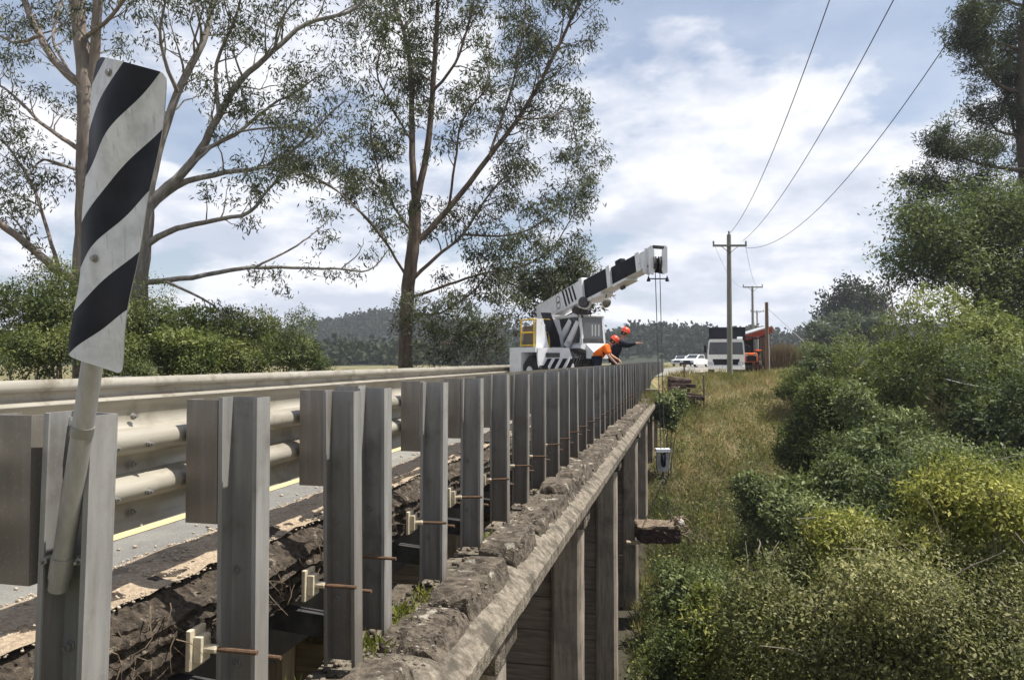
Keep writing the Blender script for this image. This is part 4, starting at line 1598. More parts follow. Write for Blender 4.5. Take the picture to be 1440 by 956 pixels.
# ------------------------------------------------------------------ lorry, tractor, shed and cars beyond the bridge
def lorry():
    d = 50.0
    O = W(1021, 505, d)
    O.z = 0.0
    t = thing('tip_lorry', 'white cab lorry with a black high sided body parked beside the power pole', 'lorry', (0, 0, 0))
    # local: x across, y backwards, front at y=0
    part('cab', MB().prism([(-1.2, 0.55), (1.2, 0.55), (1.22, 1.3), (1.14, 2.22), (1.05, 2.36), (-1.05, 2.36), (-1.14, 2.22), (-1.22, 1.3)], 0.0, 1.7, (Vector((0, 0, 0)), Vector((1, 0, 0)), ZV, Vector((0, 1, 0)))), M_WHITE, t, local=True)
    part('windscreen', MB().prism([(-1.13, 1.32), (1.13, 1.32), (1.06, 2.14), (-1.06, 2.14)], -0.02, -0.003, (Vector((0, 0, 0)), Vector((1, 0, 0)), ZV, Vector((0, 1, 0)))), M_GLASS, t, local=True)
    for q in (-1, 1):
        part('wiper', MB().tube([(q * 0.5, -0.03, 1.33), (q * 0.5 - 0.35, -0.03, 1.75)], 0.012, 5), M_BLACK, t, local=True)
        part('headlight', MB().bbox((q * 0.98 - 0.2, -0.03, 0.62), (q * 0.98 + 0.2, 0.02, 0.80), 0.02), M_CHROME, t, local=True)
        m_ = part('mirror', MB().bbox((q * 1.36 - 0.09, -0.05, 1.45), (q * 1.36 + 0.09, 0.08, 1.95), 0.03), M_BLACK, t, local=True)
        part('mirror_arm', MB().tube([(q * 1.16, 0.05, 2.05), (q * 1.36, 0.0, 2.0)], 0.02, 6), M_BLACK, m_, local=True)
        part('door_handle', MB().box((q * 1.225 - 0.01, 0.9, 1.25), (q * 1.225 + 0.01, 1.1, 1.30)), M_BLACK, t, local=True)
        part('side_window', MB().box((q * 1.19 - 0.012, 0.25, 1.40), (q * 1.19 + 0.012, 1.2, 2.05)), M_GLASS, t, local=True)
        for yy in (0.75, 4.6):
            w_ = part('wheel', MB().lathe([(0.28, 0), (0.44, 0.02), (0.48, 0.06), (0.48, 0.24), (0.44, 0.28), (0.28, 0.3)], (q * 1.2 - (0.3 if q > 0 else 0), yy, 0.48), (1, 0, 0), 22), M_RUBBER, t, True, local=True)
            part('rim', MB().lathe([(0.08, -0.01), (0.275, -0.005), (0.275, 0.305), (0.08, 0.31)], (q * 1.2 - (0.3 if q > 0 else 0), yy, 0.48), (1, 0, 0), 18), M_WHITE, w_, True, local=True)
    part('grille', MB().prism([(-0.80, 0.62), (0.80, 0.62), (0.88, 1.0), (-0.88, 1.0)], -0.025, -0.004, (Vector((0, 0, 0)), Vector((1, 0, 0)), ZV, Vector((0, 1, 0)))), M_BLACK, t, local=True)
    part('bumper', MB().bbox((-1.22, -0.12, 0.30), (1.22, 0.1, 0.56), 0.03), M_WHITE, t, local=True)
    part('chassis', MB().box((-0.5, 0.2, 0.45), (0.5, 6.0, 0.7)), M_DARKSTEEL, t, local=True)
    part('body', MB().bbox((-1.18, 1.85, 0.9), (1.24, 6.2, 3.24), 0.03), M_BLACK, t, local=True)
    for i in range(5):
        part('body_rib', MB().box((1.2415, 1.95 + i * 1.0, 0.95), (1.29, 2.05 + i * 1.0, 3.2)), M_BLACK, t, local=True)
    part('air_deflector', MB().bbox((0.72, 0.5, 2.37), (1.08, 0.9, 2.52), 0.03), M_WHITE, t, local=True)
    t.location = O
    t.rotation_euler = (0, 0, R(-3.5))
    return t


lorry()


def wheel(parent, c, r, w, ax, m_rim):
    w_ = part('wheel', MB().lathe([(r * 0.6, 0), (r * 0.92, 0.01), (r, w * 0.2), (r, w * 0.8), (r * 0.92, w - 0.01), (r * 0.6, w)], c, ax, 22), M_RUBBER, parent, True, local=True)
    part('rim', MB().lathe([(r * 0.15, -0.008), (r * 0.58, -0.004), (r * 0.58, w + 0.004), (r * 0.15, w + 0.008)], c, ax, 16), m_rim, w_, True, local=True)


def tractor():
    O = W(1056, 505, 50.5)
    O.z = -0.02
    t = thing('tractor', 'small orange tractor with a dark roll frame parked between the lorry and the shed', 'tractor', (0, 0, 0))
    part('bonnet', MB().bbox((-0.38, -0.1, 0.62), (0.38, 1.25, 1.12), 0.10), M_ORANGE, t, True, local=True)
    part('grille', MB().box((-0.27, -0.115, 0.66), (0.27, -0.101, 0.98)), M_BLACK, t, local=True)
    part('front_axle', MB().box((-0.6, 0.2, 0.34), (0.6, 0.36, 0.46)), M_DARKSTEEL, t, local=True)
    for q in (-1, 1):
        part('headlight', MB().lathe([(0.09, 0), (0.085, -0.03)], (q * 0.24, -0.115, 1.02), (0, 1, 0), 12), M_CHROME, t, local=True)
        wheel(t, (q * 0.62 - (0.2 if q > 0 else 0.0), 0.28, 0.36), 0.36, 0.2, (1, 0, 0), M_ORANGE)
        wheel(t, (q * 0.78 - (0.32 if q > 0 else 0.0), 1.75, 0.60), 0.60, 0.32, (1, 0, 0), M_ORANGE)
        part('mudguard', MB().bbox((q * 0.62 - 0.17, 1.2, 1.22), (q * 0.62 + 0.17, 2.2, 1.30), 0.03), M_ORANGE, t, local=True)
        part('roll_post', MB().tube([(q * 0.45, 2.1, 0.9), (q * 0.45, 2.1, 2.0)], 0.04, 8), M_BLACK, t, local=True)
    part('roll_bar', MB().tube([(-0.45, 2.1, 2.0), (0.45, 2.1, 2.0)], 0.04, 8), M_BLACK, t, local=True)
    part('seat', MB().bbox((-0.25, 1.6, 1.0), (0.25, 2.0, 1.12), 0.04), M_BLACK, t, local=True)
    part('seat_back', MB().bbox((-0.25, 1.95, 1.13), (0.25, 2.05, 1.55), 0.04), M_BLACK, t, local=True)
    part('steering_wheel', MB().tube([(0.2 * math.cos(a), 1.35 + 0.08 * math.sin(a), 1.35 + 0.18 * math.sin(a)) for a in np.linspace(0, 6.28, 16)], 0.018, 6), M_BLACK, t, local=True)
    part('exhaust', MB().tube([(0.3, 0.5, 1.1), (0.3, 0.5, 1.75)], 0.03, 8), M_DARKSTEEL, t, local=True)
    t.location = O
    t.scale = (1.2, 1.2, 1.3)
    t.rotation_euler = (0, 0, R(4))


tractor()


def shed():
    O = W(1064, 505, 54)
    O.z = -0.05
    t = thing('roadside_shed', 'small open shed with a red fascia and sloping tin roof behind the tractor', 'shed', (0, 0, 0))
    # local: x right, y back
    w0, w1 = -0.9, 1.0
    part('roof', MB().prism([(-1.05, 2.75), (1.10, 3.42), (1.10, 3.50), (-1.05, 2.83)], -0.2, 2.6, (Vector((0, 0, 0)), Vector((1, 0, 0)), ZV, Vector((0, 1, 0)))), mat('tin_roof', (0.45, 0.46, 0.47), 0.45, metal=0.4), t, local=True)
    part('fascia', MB().prism([(-1.05, 2.36), (1.10, 2.98), (1.10, 3.415), (-1.05, 2.745)], -0.24, -0.205, (Vector((0, 0, 0)), Vector((1, 0, 0)), ZV, Vector((0, 1, 0)))), M_REDPAINT, t, local=True)
    for i in range(7):
        x = 0.22 + i * 0.115
        part('plank', MB().box((x, -0.03 + 0.008 * (i % 2), 0.0), (x + 0.105, 0.0 + 0.008 * (i % 2), 2.60 + i * 0.032)), M_POLEBR, t, local=True)
    for i in range(12):
        part('plank', MB().box((1.0, 0.02 + i * 0.21, 0.0), (1.03, 0.215 + i * 0.21, 3.2)), M_POLEBR, t, local=True)
        part('plank', MB().box((-0.93, 0.02 + i * 0.21, 0.0), (-0.9, 0.215 + i * 0.21, 2.65)), M_POLEBR, t, local=True)
    part('back_wall', MB().box((-0.9, 2.45, 0.0), (1.0, 2.5, 2.7)), M_DARKDECK, t, local=True)
    part('door_post', MB().box((-0.30, -0.05, 0.0), (0.02, 0.0, 2.5)), mat('pale_green_board', (0.38, 0.43, 0.36), 0.8), t, local=True)
    part('door_post', MB().box((0.06, -0.05, 0.0), (0.16, 0.0, 2.55)), M_WHITE, t, local=True)
    t.location = O
    t.rotation_euler = (0, 0, PSI)


shed()


def car(name, label, px, d, yaw, paint, ute=False, sc_=1.0):
    O = W(px, 505, d)
    O.z = 0.0
    t = thing(name, label, 'car', (0, 0, 0), None)
    X, Y = Vector((0, 1, 0)), Vector((1, 0, 0))
    lo = [(-0.05, 0.35), (4.4, 0.35), (4.45, 0.85), (4.2, 0.95), (0.95, 1.0), (0.0, 0.85)]
    part('body', MB().prism(lo, -0.86, 0.86, (Vector((0, 0, 0)), X, ZV, Y)), paint, t, local=True)
    hi = [(0.95, 1.0), (1.75, 1.52), (2.9, 1.52), (3.1, 0.98)] if ute else [(0.95, 1.0), (1.7, 1.5), (3.5, 1.5), (4.15, 0.96)]
    part('cabin', MB().prism(hi, -0.74, 0.74, (Vector((0, 0, 0)), X, ZV, Y)), paint, t, local=True)
    part('windscreen', MB().add([(-0.66, 1.03, 1.08), (0.66, 1.03, 1.08), (0.60, 1.66, 1.485), (-0.60, 1.66, 1.485)], [(0, 1, 2, 3)]).add([(-0.66, 1.05, 1.06), (0.66, 1.05, 1.06), (0.60, 1.68, 1.465), (-0.60, 1.68, 1.465)], [(0, 3, 2, 1)]), M_GLASS, t, local=True)
    for q in (-1, 1):
        part('side_window', MB().prism([(1.25, 1.06), (1.8, 1.45), (2.8, 1.45), (2.95, 1.06)], q * 0.745 - 0.005, q * 0.745 + 0.005, (Vector((0, 0, 0)), X, ZV, Y)), M_GLASS, t, local=True)
        part('headlight', MB().bbox((q * 0.65 - 0.16, -0.05, 0.66), (q * 0.65 + 0.16, 0.03, 0.82), 0.02), M_CHROME, t, local=True)
        for yy in (0.8, 3.5):
            wheel(t, (q * 0.86 - (0.2 if q > 0 else 0), yy, 0.34), 0.34, 0.2, (1, 0, 0), M_SILVER)
    part('grille', MB().box((-0.45, -0.065, 0.5), (0.45, -0.02, 0.8)), M_BLACK, t, local=True)
    part('bumper', MB().bbox((-0.88, -0.15, 0.33), (0.88, 0.0, 0.56), 0.04), M_BLACK if ute else paint, t, local=True)
    t.location = O
    t.rotation_euler = (0, 0, yaw)
    t.scale = (sc_,) * 3
    return t


car('parked_car', 'white utility vehicle with a black bull bar parked on the road beyond the bridge', 966, 92, R(-28), M_WHITE, True, 1.05)
car('parked_car', 'pale silver car half hidden behind the white utility vehicle', 952, 104, R(-20), mat('silver_paint', (0.45, 0.47, 0.49), 0.35, spec=0.5, coat=0.3))


# ------------------------------------------------------------------ power poles and wires
def power_pole(px, ytop, ybase, d, label, rad, arm_y=None, arm_w=2.3, group=None, m=None):
    T, B = W(px, ytop, d), W(px + 1.5, ybase, d)
    B.z = min(B.z, H(B.x, B.y)) - 0.3
    t = thing('power_pole', label, 'power pole', B, group)
    part('shaft', MB().tube([B, (B + T) / 2, T], [rad, rad * 0.88, rad * 0.72], 14), m or M_POLE, t, True)
    if arm_y:
        A = W(px, arm_y, d)
        part('crossarm', MB().beam(A - C_R * arm_w / 2 - C_F * rad, A + C_R * arm_w / 2 - C_F * rad, 0.10, 0.12), M_POLE, t)
        for q in (-1, 1):
            part('brace', MB().beam(A + C_R * q * 0.55 - C_F * (rad + 0.02), A - ZV * 0.45 - C_F * rad, 0.03, 0.03), M_DARKSTEEL, t)
        for q in (-0.96, 0.96):
            part('insulator', MB().lathe([(0.03, 0), (0.06, 0.06), (0.045, 0.09), (0.065, 0.13), (0.05, 0.2), (0.02, 0.24)], A + C_R * q * arm_w / 2 - C_F * rad + ZV * 0.06, ZV, 10), mat('insulator_grey', (0.22, 0.21, 0.2), 0.4), t, True)
        part('insulator', MB().lathe([(0.03, 0), (0.06, 0.06), (0.045, 0.09), (0.065, 0.13), (0.05, 0.2), (0.02, 0.24)], T, ZV, 10), mat('insulator_grey', (0.22, 0.21, 0.2), 0.4), t, True)
    return t


power_pole(1025, 330, 543, 44, 'tall grey power pole with a crossarm standing in front of the lorry', 0.17, 346, 2.0)
power_pole(1058, 405, 530, 75, 'power pole rising behind the shed roof, second in the line', 0.15, 404, 2.0)
power_pole(1064.5, 438, 525, 110, 'thinnest and farthest power pole of the line', 0.14, 438, 2.0)
sp = power_pole(1078, 425, 533, 50, 'bare brown stay pole without a crossarm right of the shed', 0.15, None, m=M_POLEBR)
part('guard_strip', MB().tube([W(1081, 470, 49.8), W(1082.5, 531, 49.8)], 0.03, 6), M_WIREL, sp)


def wire(label, px0, h0, px1, a, b, tmax=1.5):
    l0, l1 = (px0 - 720) / F_PX * 44, (px1 - 720) / F_PX * 17
    pts = []
    for i in range(61):
        t = tmax * i / 60
        d = 44 - 27 * t
        l = l0 + (l1 - l0) * t
        pts.append(CAM + Vector((-math.sin(PSI), math.cos(PSI), 0)) * d + C_R * l + ZV * (h0 + a * t + b * t * t))
    o = part('power_wire', MB().tube(pts, 0.0125, 6), M_WIRE, None, True)
    tag(o, label, 'wire')


wire('overhead wire running to the top of the tall pole, leftmost of three', 1026, 7.45, 1170, -2.25, 3.05)
wire('overhead wire between the two others, middle of three', 1046, 7.06, 1260, -1.57, 2.76)
wire('lowest sagging overhead wire, rightmost of three', 1050, 6.64, 1375, -4.6, 6.2)


def sag(label, p, q, s, r=0.009, m=None, name='power_wire'):
    pts = [p.lerp(q, i / 20) - ZV * s * 4 * (i / 20) * (1 - i / 20) for i in range(21)]
    tag(part(name, MB().tube(pts, r, 5), m or M_WIRE, None, True), label, 'wire')


sag('thin wire from the tall pole down to the second pole', W(1048, 343, 44), W(1066, 402, 75), 0.8, 0.010)
sag('faint wire from the left arm of the tall pole to the second pole', W(1004, 343, 44), W(1050, 402, 75), 1.0, 0.008)
sag('pale stay wire slanting from the bare stay pole to the bushes', W(1080, 434, 50), W(1143, 492, 50), 0.0, 0.02, M_WIREL, 'stay_wire')
sag('pale horizontal wire across the dark bushes at the right', W(1330, 533, 24), W(1470, 552, 22), 0.1, 0.009, M_WIREL, 'fence_wire')

# ------------------------------------------------------------------ fence posts and the heap of old timbers
for px, y0, y1, d, lab in ((989.5, 527, 553, 38, 'thin dark fence post in the grass between the timber heap and the lorry'),
                           (962, 512, 533, 40, 'short fence post behind the timber heap'),
                           (1062, 536, 552, 41, 'low broken fence post below the orange tractor'),
                           (1073, 515, 536, 46, 'dark stump post beside the stay pole'),
                           (1103, 518, 532, 52, 'dark post at the foot of the tall dry reeds')):
    T, B = W(px, y0, d), W(px + 0.5, y1, d)
    B.z = min(B.z, H(B.x, B.y) - 0.1)
    o = part('fence_post', MB().tube([B, (B + T) / 2 + C_R * 0.01, T], [0.055, 0.05, 0.048], 8), M_TIMBER, None, True)
    tag(o, lab, 'fence post', 'posts along the verge')
rg = random.Random(6)
labs = ['topmost grey timber of the heap at the bridge end', 'cracked timber jutting right under the topmost one', 'dark timber third from the top of the heap',
        'split timber in the middle of the heap', 'short dark timber low in the heap', 'mossy timber second from the bottom of the heap', 'bottom timber of the heap, half in the grass']
labs += ['weathered timber fourth from the top of the heap, poking out at the left', 'flat broken timber just above the lowest of the heap']
for k in range(9):
    y_ = 531 + k * 5.0
    d = 39.0 - k * 0.16
    x0, x1 = 939 + k * 1.2 + rg.uniform(-2, 2), 963 + min(k, 4) * 4.5 + rg.uniform(-3, 4)
    a, b = W(x0, y_, d), W(x1, y_ + rg.uniform(-1, 3), d + 0.5)
    L = (b - a).length
    me = rock_box((0, -0.20, -0.10), (L, 0.20, 0.095), 8, 0.03, 3.5, k + 60, 0.02)
    me.materials.append(M_TIMBERD if k % 3 else M_TIMBER)
    o = link('old_timber', me)
    dx = (b - a).normalized()
    dx = (Matrix.Rotation(rg.uniform(-0.5, 0.5), 3, 'Z') @ dx + ZV * rg.uniform(-0.10, 0.10)).normalized()
    o.matrix_world = Matrix.Translation(a) @ dx.to_track_quat('X', 'Z').to_matrix().to_4x4()
    tag(o, labs[k], 'timber', 'heap of old bridge timbers')

# ------------------------------------------------------------------ foliage
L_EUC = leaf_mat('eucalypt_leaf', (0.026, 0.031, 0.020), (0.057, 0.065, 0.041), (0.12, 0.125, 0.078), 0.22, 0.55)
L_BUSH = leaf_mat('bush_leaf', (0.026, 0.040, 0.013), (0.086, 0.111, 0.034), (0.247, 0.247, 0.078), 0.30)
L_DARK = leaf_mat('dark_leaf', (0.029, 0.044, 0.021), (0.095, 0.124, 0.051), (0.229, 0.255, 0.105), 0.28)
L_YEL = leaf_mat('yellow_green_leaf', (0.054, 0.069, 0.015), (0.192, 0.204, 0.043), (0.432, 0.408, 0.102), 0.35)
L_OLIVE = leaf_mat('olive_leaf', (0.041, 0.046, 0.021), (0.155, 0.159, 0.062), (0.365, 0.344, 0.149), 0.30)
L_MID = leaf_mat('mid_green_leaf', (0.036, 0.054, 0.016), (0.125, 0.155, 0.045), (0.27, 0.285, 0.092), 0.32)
L_PINE = leaf_mat('she_oak_needle', (0.024, 0.033, 0.021), (0.052, 0.066, 0.042), (0.10, 0.115, 0.07), 0.2)
L_FAR = leaf_mat('far_leaf', (0.012, 0.018, 0.013), (0.020, 0.028, 0.018), (0.040, 0.052, 0.026), 0.05, 0.95)
L_GRASS = leaf_mat('grass_blade', (0.055, 0.075, 0.020), (0.20, 0.175, 0.065), (0.42, 0.32, 0.17), 0.35, 0.8)
L_REED = leaf_mat('dry_reed', (0.14, 0.10, 0.075), (0.21, 0.155, 0.115), (0.30, 0.23, 0.17), 0.25, 0.8)
M_BARK = mat('pale_bark', (0.12, 0.107, 0.094), 0.85, (0.26, 0.242, 0.218), 2.0, 0.3, 12, stretch=(3, 3, 0.5), col3=(0.12, 0.095, 0.075), s3=0.8, c3=(0.5, 0.7))
M_BARKR = mat('brown_bark', (0.075, 0.052, 0.039), 0.9, (0.18, 0.135, 0.105), 2.0, 0.4, 12, stretch=(3, 3, 0.4), col3=(0.07, 0.05, 0.04), s3=0.6, c3=(0.5, 0.7))
M_TWIG = mat('grey_twig', (0.15, 0.125, 0.10), 0.9, (0.24, 0.205, 0.165), 3)
M_TWIGD = mat('dark_twig', (0.06, 0.048, 0.038), 0.9, (0.10, 0.082, 0.065), 3)


def unit(v):
    return v / np.maximum(np.linalg.norm(v, axis=-1, keepdims=True), 1e-9)


def leaf_arrays(P, D, L, wr, rs, fold=0.0, nrm=None):
    """diamond leaves: base P, direction D, length L, width ratio wr"""
    n = len(P)
    rnd = unit(rs.normal(size=(n, 3)))
    s = unit(np.cross(D, rnd if nrm is None else nrm + rnd * 0.45))
    L = np.asarray(L)[:, None]
    m = P + D * L * 0.48
    if fold:
        m = m + np.cross(s, D) * L * fold
    a = m + s * L * wr * 0.5
    b = m - s * L * wr * 0.5
    V = np.stack([P, a, P + D * L, b], 1).reshape(-1, 3)
    F = np.arange(4 * n).reshape(n, 4)
    return V, F


def leaves_obj(name, P, D, L, wr, m, rs, tint, parent=None, kind='stuff', fold=0.08, nrm=None):
    V, F = leaf_arrays(P, D, L, wr, rs, fold, nrm)
    if parent is not None:
        V = V - np.array(root_of(parent))
    me = np_mesh(name, V, F, m, np.repeat(tint, 4))
    return link(name, me, parent, kind=kind)


def clump_leaves(C, per, rad, rs, droop=0.5, flat=0.8, tint_c=None, jit=0.18):
    """per leaves round every clump centre C; drooping leaves; returns P, D, tint"""
    n = len(C)
    off = rs.normal(size=(n, per, 3)) * rad
    off[:, :, 2] *= flat
    P = (C[:, None] + off).reshape(-1, 3)
    D = rs.normal(size=(n * per, 3))
    D = unit(D) + np.array([0, 0, -droop * 1.6])
    D = unit(D)
    if tint_c is None:
        tint_c = rs.uniform(0.2, 0.8, n)
    tint = np.clip(np.repeat(tint_c, per) + rs.normal(size=n * per) * jit, 0, 1)
    return P, D, tint


class Branches:
    """tree skeleton grown from hand-placed limbs; collects tubes and tip positions"""

    def __init__(self, seed):
        self.r = random.Random(seed)
        self.mb = MB()
        self.fine = MB()
        self.tips = []

    def limb(self, pts, r0, r1, n=8, wig=0.0, fine=False):
        pts = [Vector(p) for p in pts]
        # smooth by Catmull-Rom
        out = []
        k = len(pts)
        for i in range(k - 1):
            p0, p1, p2, p3 = pts[max(i - 1, 0)], pts[i], pts[i + 1], pts[min(i + 2, k - 1)]
            for s in range(4):
                t = s / 4
                out.append(0.5 * ((2 * p1) + (p2 - p0) * t + (2 * p0 - 5 * p1 + 4 * p2 - p3) * t * t + (3 * p1 - p0 - 3 * p2 + p3) * t ** 3))
        out.append(pts[-1])
        if wig:
            for i in range(1, len(out)):
                out[i] = out[i] + Vector((self.r.uniform(-1, 1), self.r.uniform(-1, 1), self.r.uniform(-1, 1))) * wig
        m = len(out)
        rad = [r0 + (r1 - r0) * (i / (m - 1)) ** 0.8 for i in range(m)]
        (self.fine if fine else self.mb).tube(out, rad, n, True)
        return out, rad

    def grow(self, path, rad, level, spawn, lmul=1.0, start=0.25, up=0.35, tipleaf=True):
        """side branches along a limb"""
        r = self.r
        m = len(path)
        tot = sum((path[i + 1] - path[i]).length for i in range(m - 1))
        cnt = max(1, int(round(tot * spawn)))
        for c in range(cnt):
            f = start + (1 - start) * (c + r.random()) / cnt
            i = min(int(f * (m - 1)), m - 2)
            p = path[i].lerp(path[i + 1], f * (m - 1) - i)
            d0 = (path[i + 1] - path[i]).normalized()
            side = d0.cross(Vector((r.gauss(0, 1), r.gauss(0, 1), r.gauss(0, 1)))).normalized()
            d = (d0 * r.uniform(0.35, 0.9) + side * r.uniform(0.6, 1.0) + Vector((0, 0, up * r.uniform(0.2, 1.3)))).normalized()
            L = lmul * r.uniform(0.55, 1.25)
            rr_ = min(rad[i] * 0.55, 0.016 * L + 0.008)
            pts = [p]
            k = 5
            for s in range(k):
                d = (d + Vector((r.gauss(0, 0.22), r.gauss(0, 0.22), r.gauss(0, 0.20) + 0.04))).normalized()
                pts.append(pts[-1] + d * L / k)
            rads = [rr_ * (1 - 0.85 * s / k) for s in range(k + 1)]
            (self.mb if level == 0 else self.fine).tube(pts, rads, 5 if level == 0 else 4, False)
            if level > 0 or True:
                if level < 1:
                    self.grow(pts, rads, level + 1, 2.6 / max(lmul, 0.6), lmul * 0.5, 0.3, up * 0.8)
            if level >= 1:
                self.tips += [pts[-1], pts[-2]]
            else:
                self.tips.append(pts[-1])


def big_tree(name, label, base, limbs, seed, leaf, bark, per=26, rad=0.26, llen=(0.13, 0.24), wr=0.24, keep=1.0, dens=None, spawn=1.3, lmul=1.6, droop=0.55, cat='tree'):
    """limbs: list of (list of points, r0, r1, leafiness, sub-branch length)"""
    t = thing(name, label, cat, base)
    B = Branches(seed)
    rs = np.random.RandomState(seed)
    lf = []
    for pts, r0, r1, leafy, lm in limbs:
        path, rad_ = B.limb(pts, r0, r1, 12 if r0 > 0.15 else 8, wig=0.02)
        n0 = len(B.tips)
        if leafy > 0:
            B.grow(path, rad_, 0, spawn * leafy, lm, 0.30)
            B.tips.append(path[-1])
    part('trunk', B.mb, bark, t, True)
    if B.fine.v:
        part('branches', B.fine, bark, t, kind='stuff')
    C = np.array([tuple(p) for p in B.tips])
    if keep < 1:
        C = C[rs.uniform(size=len(C)) < keep]
    C = C + rs.normal(size=C.shape) * 0.08
    tint_c = np.clip(0.45 + rs.normal(size=len(C)) * 0.22, 0, 1)
    P, D, tint = clump_leaves(C, per, rad, rs, droop, 0.75, tint_c)
    L = rs.uniform(*llen, len(P))
    leaves_obj('crown', P, D, L, wr, leaf, rs, tint, t)
    return t, len(P)


def wob(pts, d0, amp, rng_):
    """pixel polyline at depth d0 with the limb wandering nearer or farther"""
    out = []
    drift = rng_.uniform(-1, 1) * amp
    n = len(pts)
    for i, (x, y) in enumerate(pts):
        out.append(W(x, y, d0 + drift * (i / max(n - 1, 1)) + (rng_.uniform(-0.15, 0.15) if i else 0)))
    return out


# left gum: two stems and long bare limbs
rt = random.Random(21)
D1 = 24.0
b1 = W(196, 520, D1)
b1.z = H(b1.x, b1.y) - 0.2
tr1 = [
    ([(196, 560), (195, 470), (196, 400), (203, 330), (206, 285)], 0.36, 0.27, 0, 1),
    ([(206, 287), (248, 252), (282, 212), (308, 162), (339, 113), (384, 73), (430, 34), (491, 17), (520, -10)], 0.20, 0.05, 1.0, 1.7),
    ([(206, 290), (222, 215), (250, 130), (285, 60), (300, 0), (310, -70)], 0.20, 0.08, 1.2, 2.0),
    ([(204, 300), (248, 262), (316, 243), (361, 237), (407, 215), (450, 175), (490, 135)], 0.15, 0.025, 1.0, 1.5),
    ([(202, 345), (248, 322), (299, 311), (350, 299), (373, 271), (395, 246)], 0.14, 0.03, 0.9, 1.2),
    ([(361, 237), (395, 238), (452, 254), (497, 288), (542, 333)], 0.06, 0.02, 0.8, 1.0),
    ([(198, 398), (271, 390), (339, 378), (395, 376), (469, 378), (518, 380), (545, 352)], 0.12, 0.02, 0.35, 0.9),
    ([(358, 377), (418, 345), (445, 325), (472, 297)], 0.05, 0.012, 0.4, 0.7),
    ([(480, 378), (505, 355), (512, 335)], 0.03, 0.008, 0.0, 0.5),
    ([(282, 212), (330, 190), (380, 150), (430, 120), (470, 85)], 0.09, 0.02, 1.1, 1.4),
    ([(308, 162), (305, 90), (330, 30), (345, -30)], 0.09, 0.03, 1.1, 1.6),
    ([(384, 73), (400, 20), (440, -20)], 0.06, 0.02, 1.0, 1.4),
    ([(248, 252), (300, 205), (340, 185), (400, 180), (440, 190)], 0.07, 0.02, 1.1, 1.2),
    ([(230, 395), (285, 420), (310, 440), (330, 470)], 0.06, 0.02, 1.2, 1.1),
    ([(250, 130), (225, 60), (235, -10)], 0.09, 0.03, 1.0, 1.7),
]
limbs = [(wob(p, D1, 2.6 if i else 0.0, rt), r0 * 0.85, r1 * 0.9, lf, lm) for i, (p, r0, r1, lf, lm) in enumerate(tr1)]
for i in range(1, len(limbs)):     # limbs start where they join
    pass
t_, n_ = big_tree('gum_tree', 'pale gum tree behind the striped marker with long bare limbs reaching right', b1, limbs, 31, L_EUC, M_BARK, per=20, rad=0.16, keep=0.9, llen=(0.13, 0.24), spawn=2.1)
D2 = 25.5
b2 = W(118, 520, D2)
b2.z = H(b2.x, b2.y) - 0.2
tr2 = [
    ([(118, 560), (115, 420), (119, 300), (120, 186), (118, 100), (112, 40), (105, -40)], 0.34, 0.22, 0.4, 1.8),
    ([(121, 150), (132, 90), (136, 30), (140, -40)], 0.20, 0.14, 0.5, 1.8),
    ([(119, 125), (85, 95), (56, 51), (34, 0), (22, -50)], 0.17, 0.09, 0.8, 1.7),
    ([(118, 215), (88, 195), (56, 172), (20, 135), (-20, 110)], 0.10, 0.03, 0.9, 1.5),
    ([(116, 395), (85, 384), (45, 350), (0, 314), (-30, 300)], 0.17, 0.10, 0.5, 1.2),
    ([(85, 384), (68, 328), (45, 260), (10, 205), (-10, 190)], 0.08, 0.03, 0.9, 1.3),
    ([(118, 240), (95, 235), (60, 225), (40, 250)], 0.07, 0.02, 1.0, 1.1),
    ([(119, 130), (75, 60), (85, 10), (95, -30)], 0.06, 0.03, 0.8, 1.3),
    ([(56, 51), (20, 60), (-15, 40)], 0.07, 0.03, 1.0, 1.4),
    ([(112, 60), (160, 20), (190, -30)], 0.09, 0.04, 1.0, 1.6),
    ([(45, 350), (30, 320), (5, 290)], 0.05, 0.02, 0.9, 1.0),
]
limbs = [(wob(p, D2, 2.0 if i else 0.0, rt), r0, r1, lf, lm) for i, (p, r0, r1, lf, lm) in enumerate(tr2)]
big_tree('gum_tree', 'pinkish gum trunk at the left edge, forking above the striped marker', b2, limbs, 32, L_EUC, mat('pink_bark', (0.145, 0.115, 0.098), 0.85, (0.26, 0.22, 0.19), 2.0, 0.3, 12, stretch=(3, 3, 0.5), col3=(0.13, 0.10, 0.085), s3=0.8, c3=(0.5, 0.7)), per=20, rad=0.16, keep=0.9, llen=(0.13, 0.24), spawn=2.1)
D3 = 31.0
b3 = W(571, 515, D3)
b3.z = H(b3.x, b3.y) - 0.2
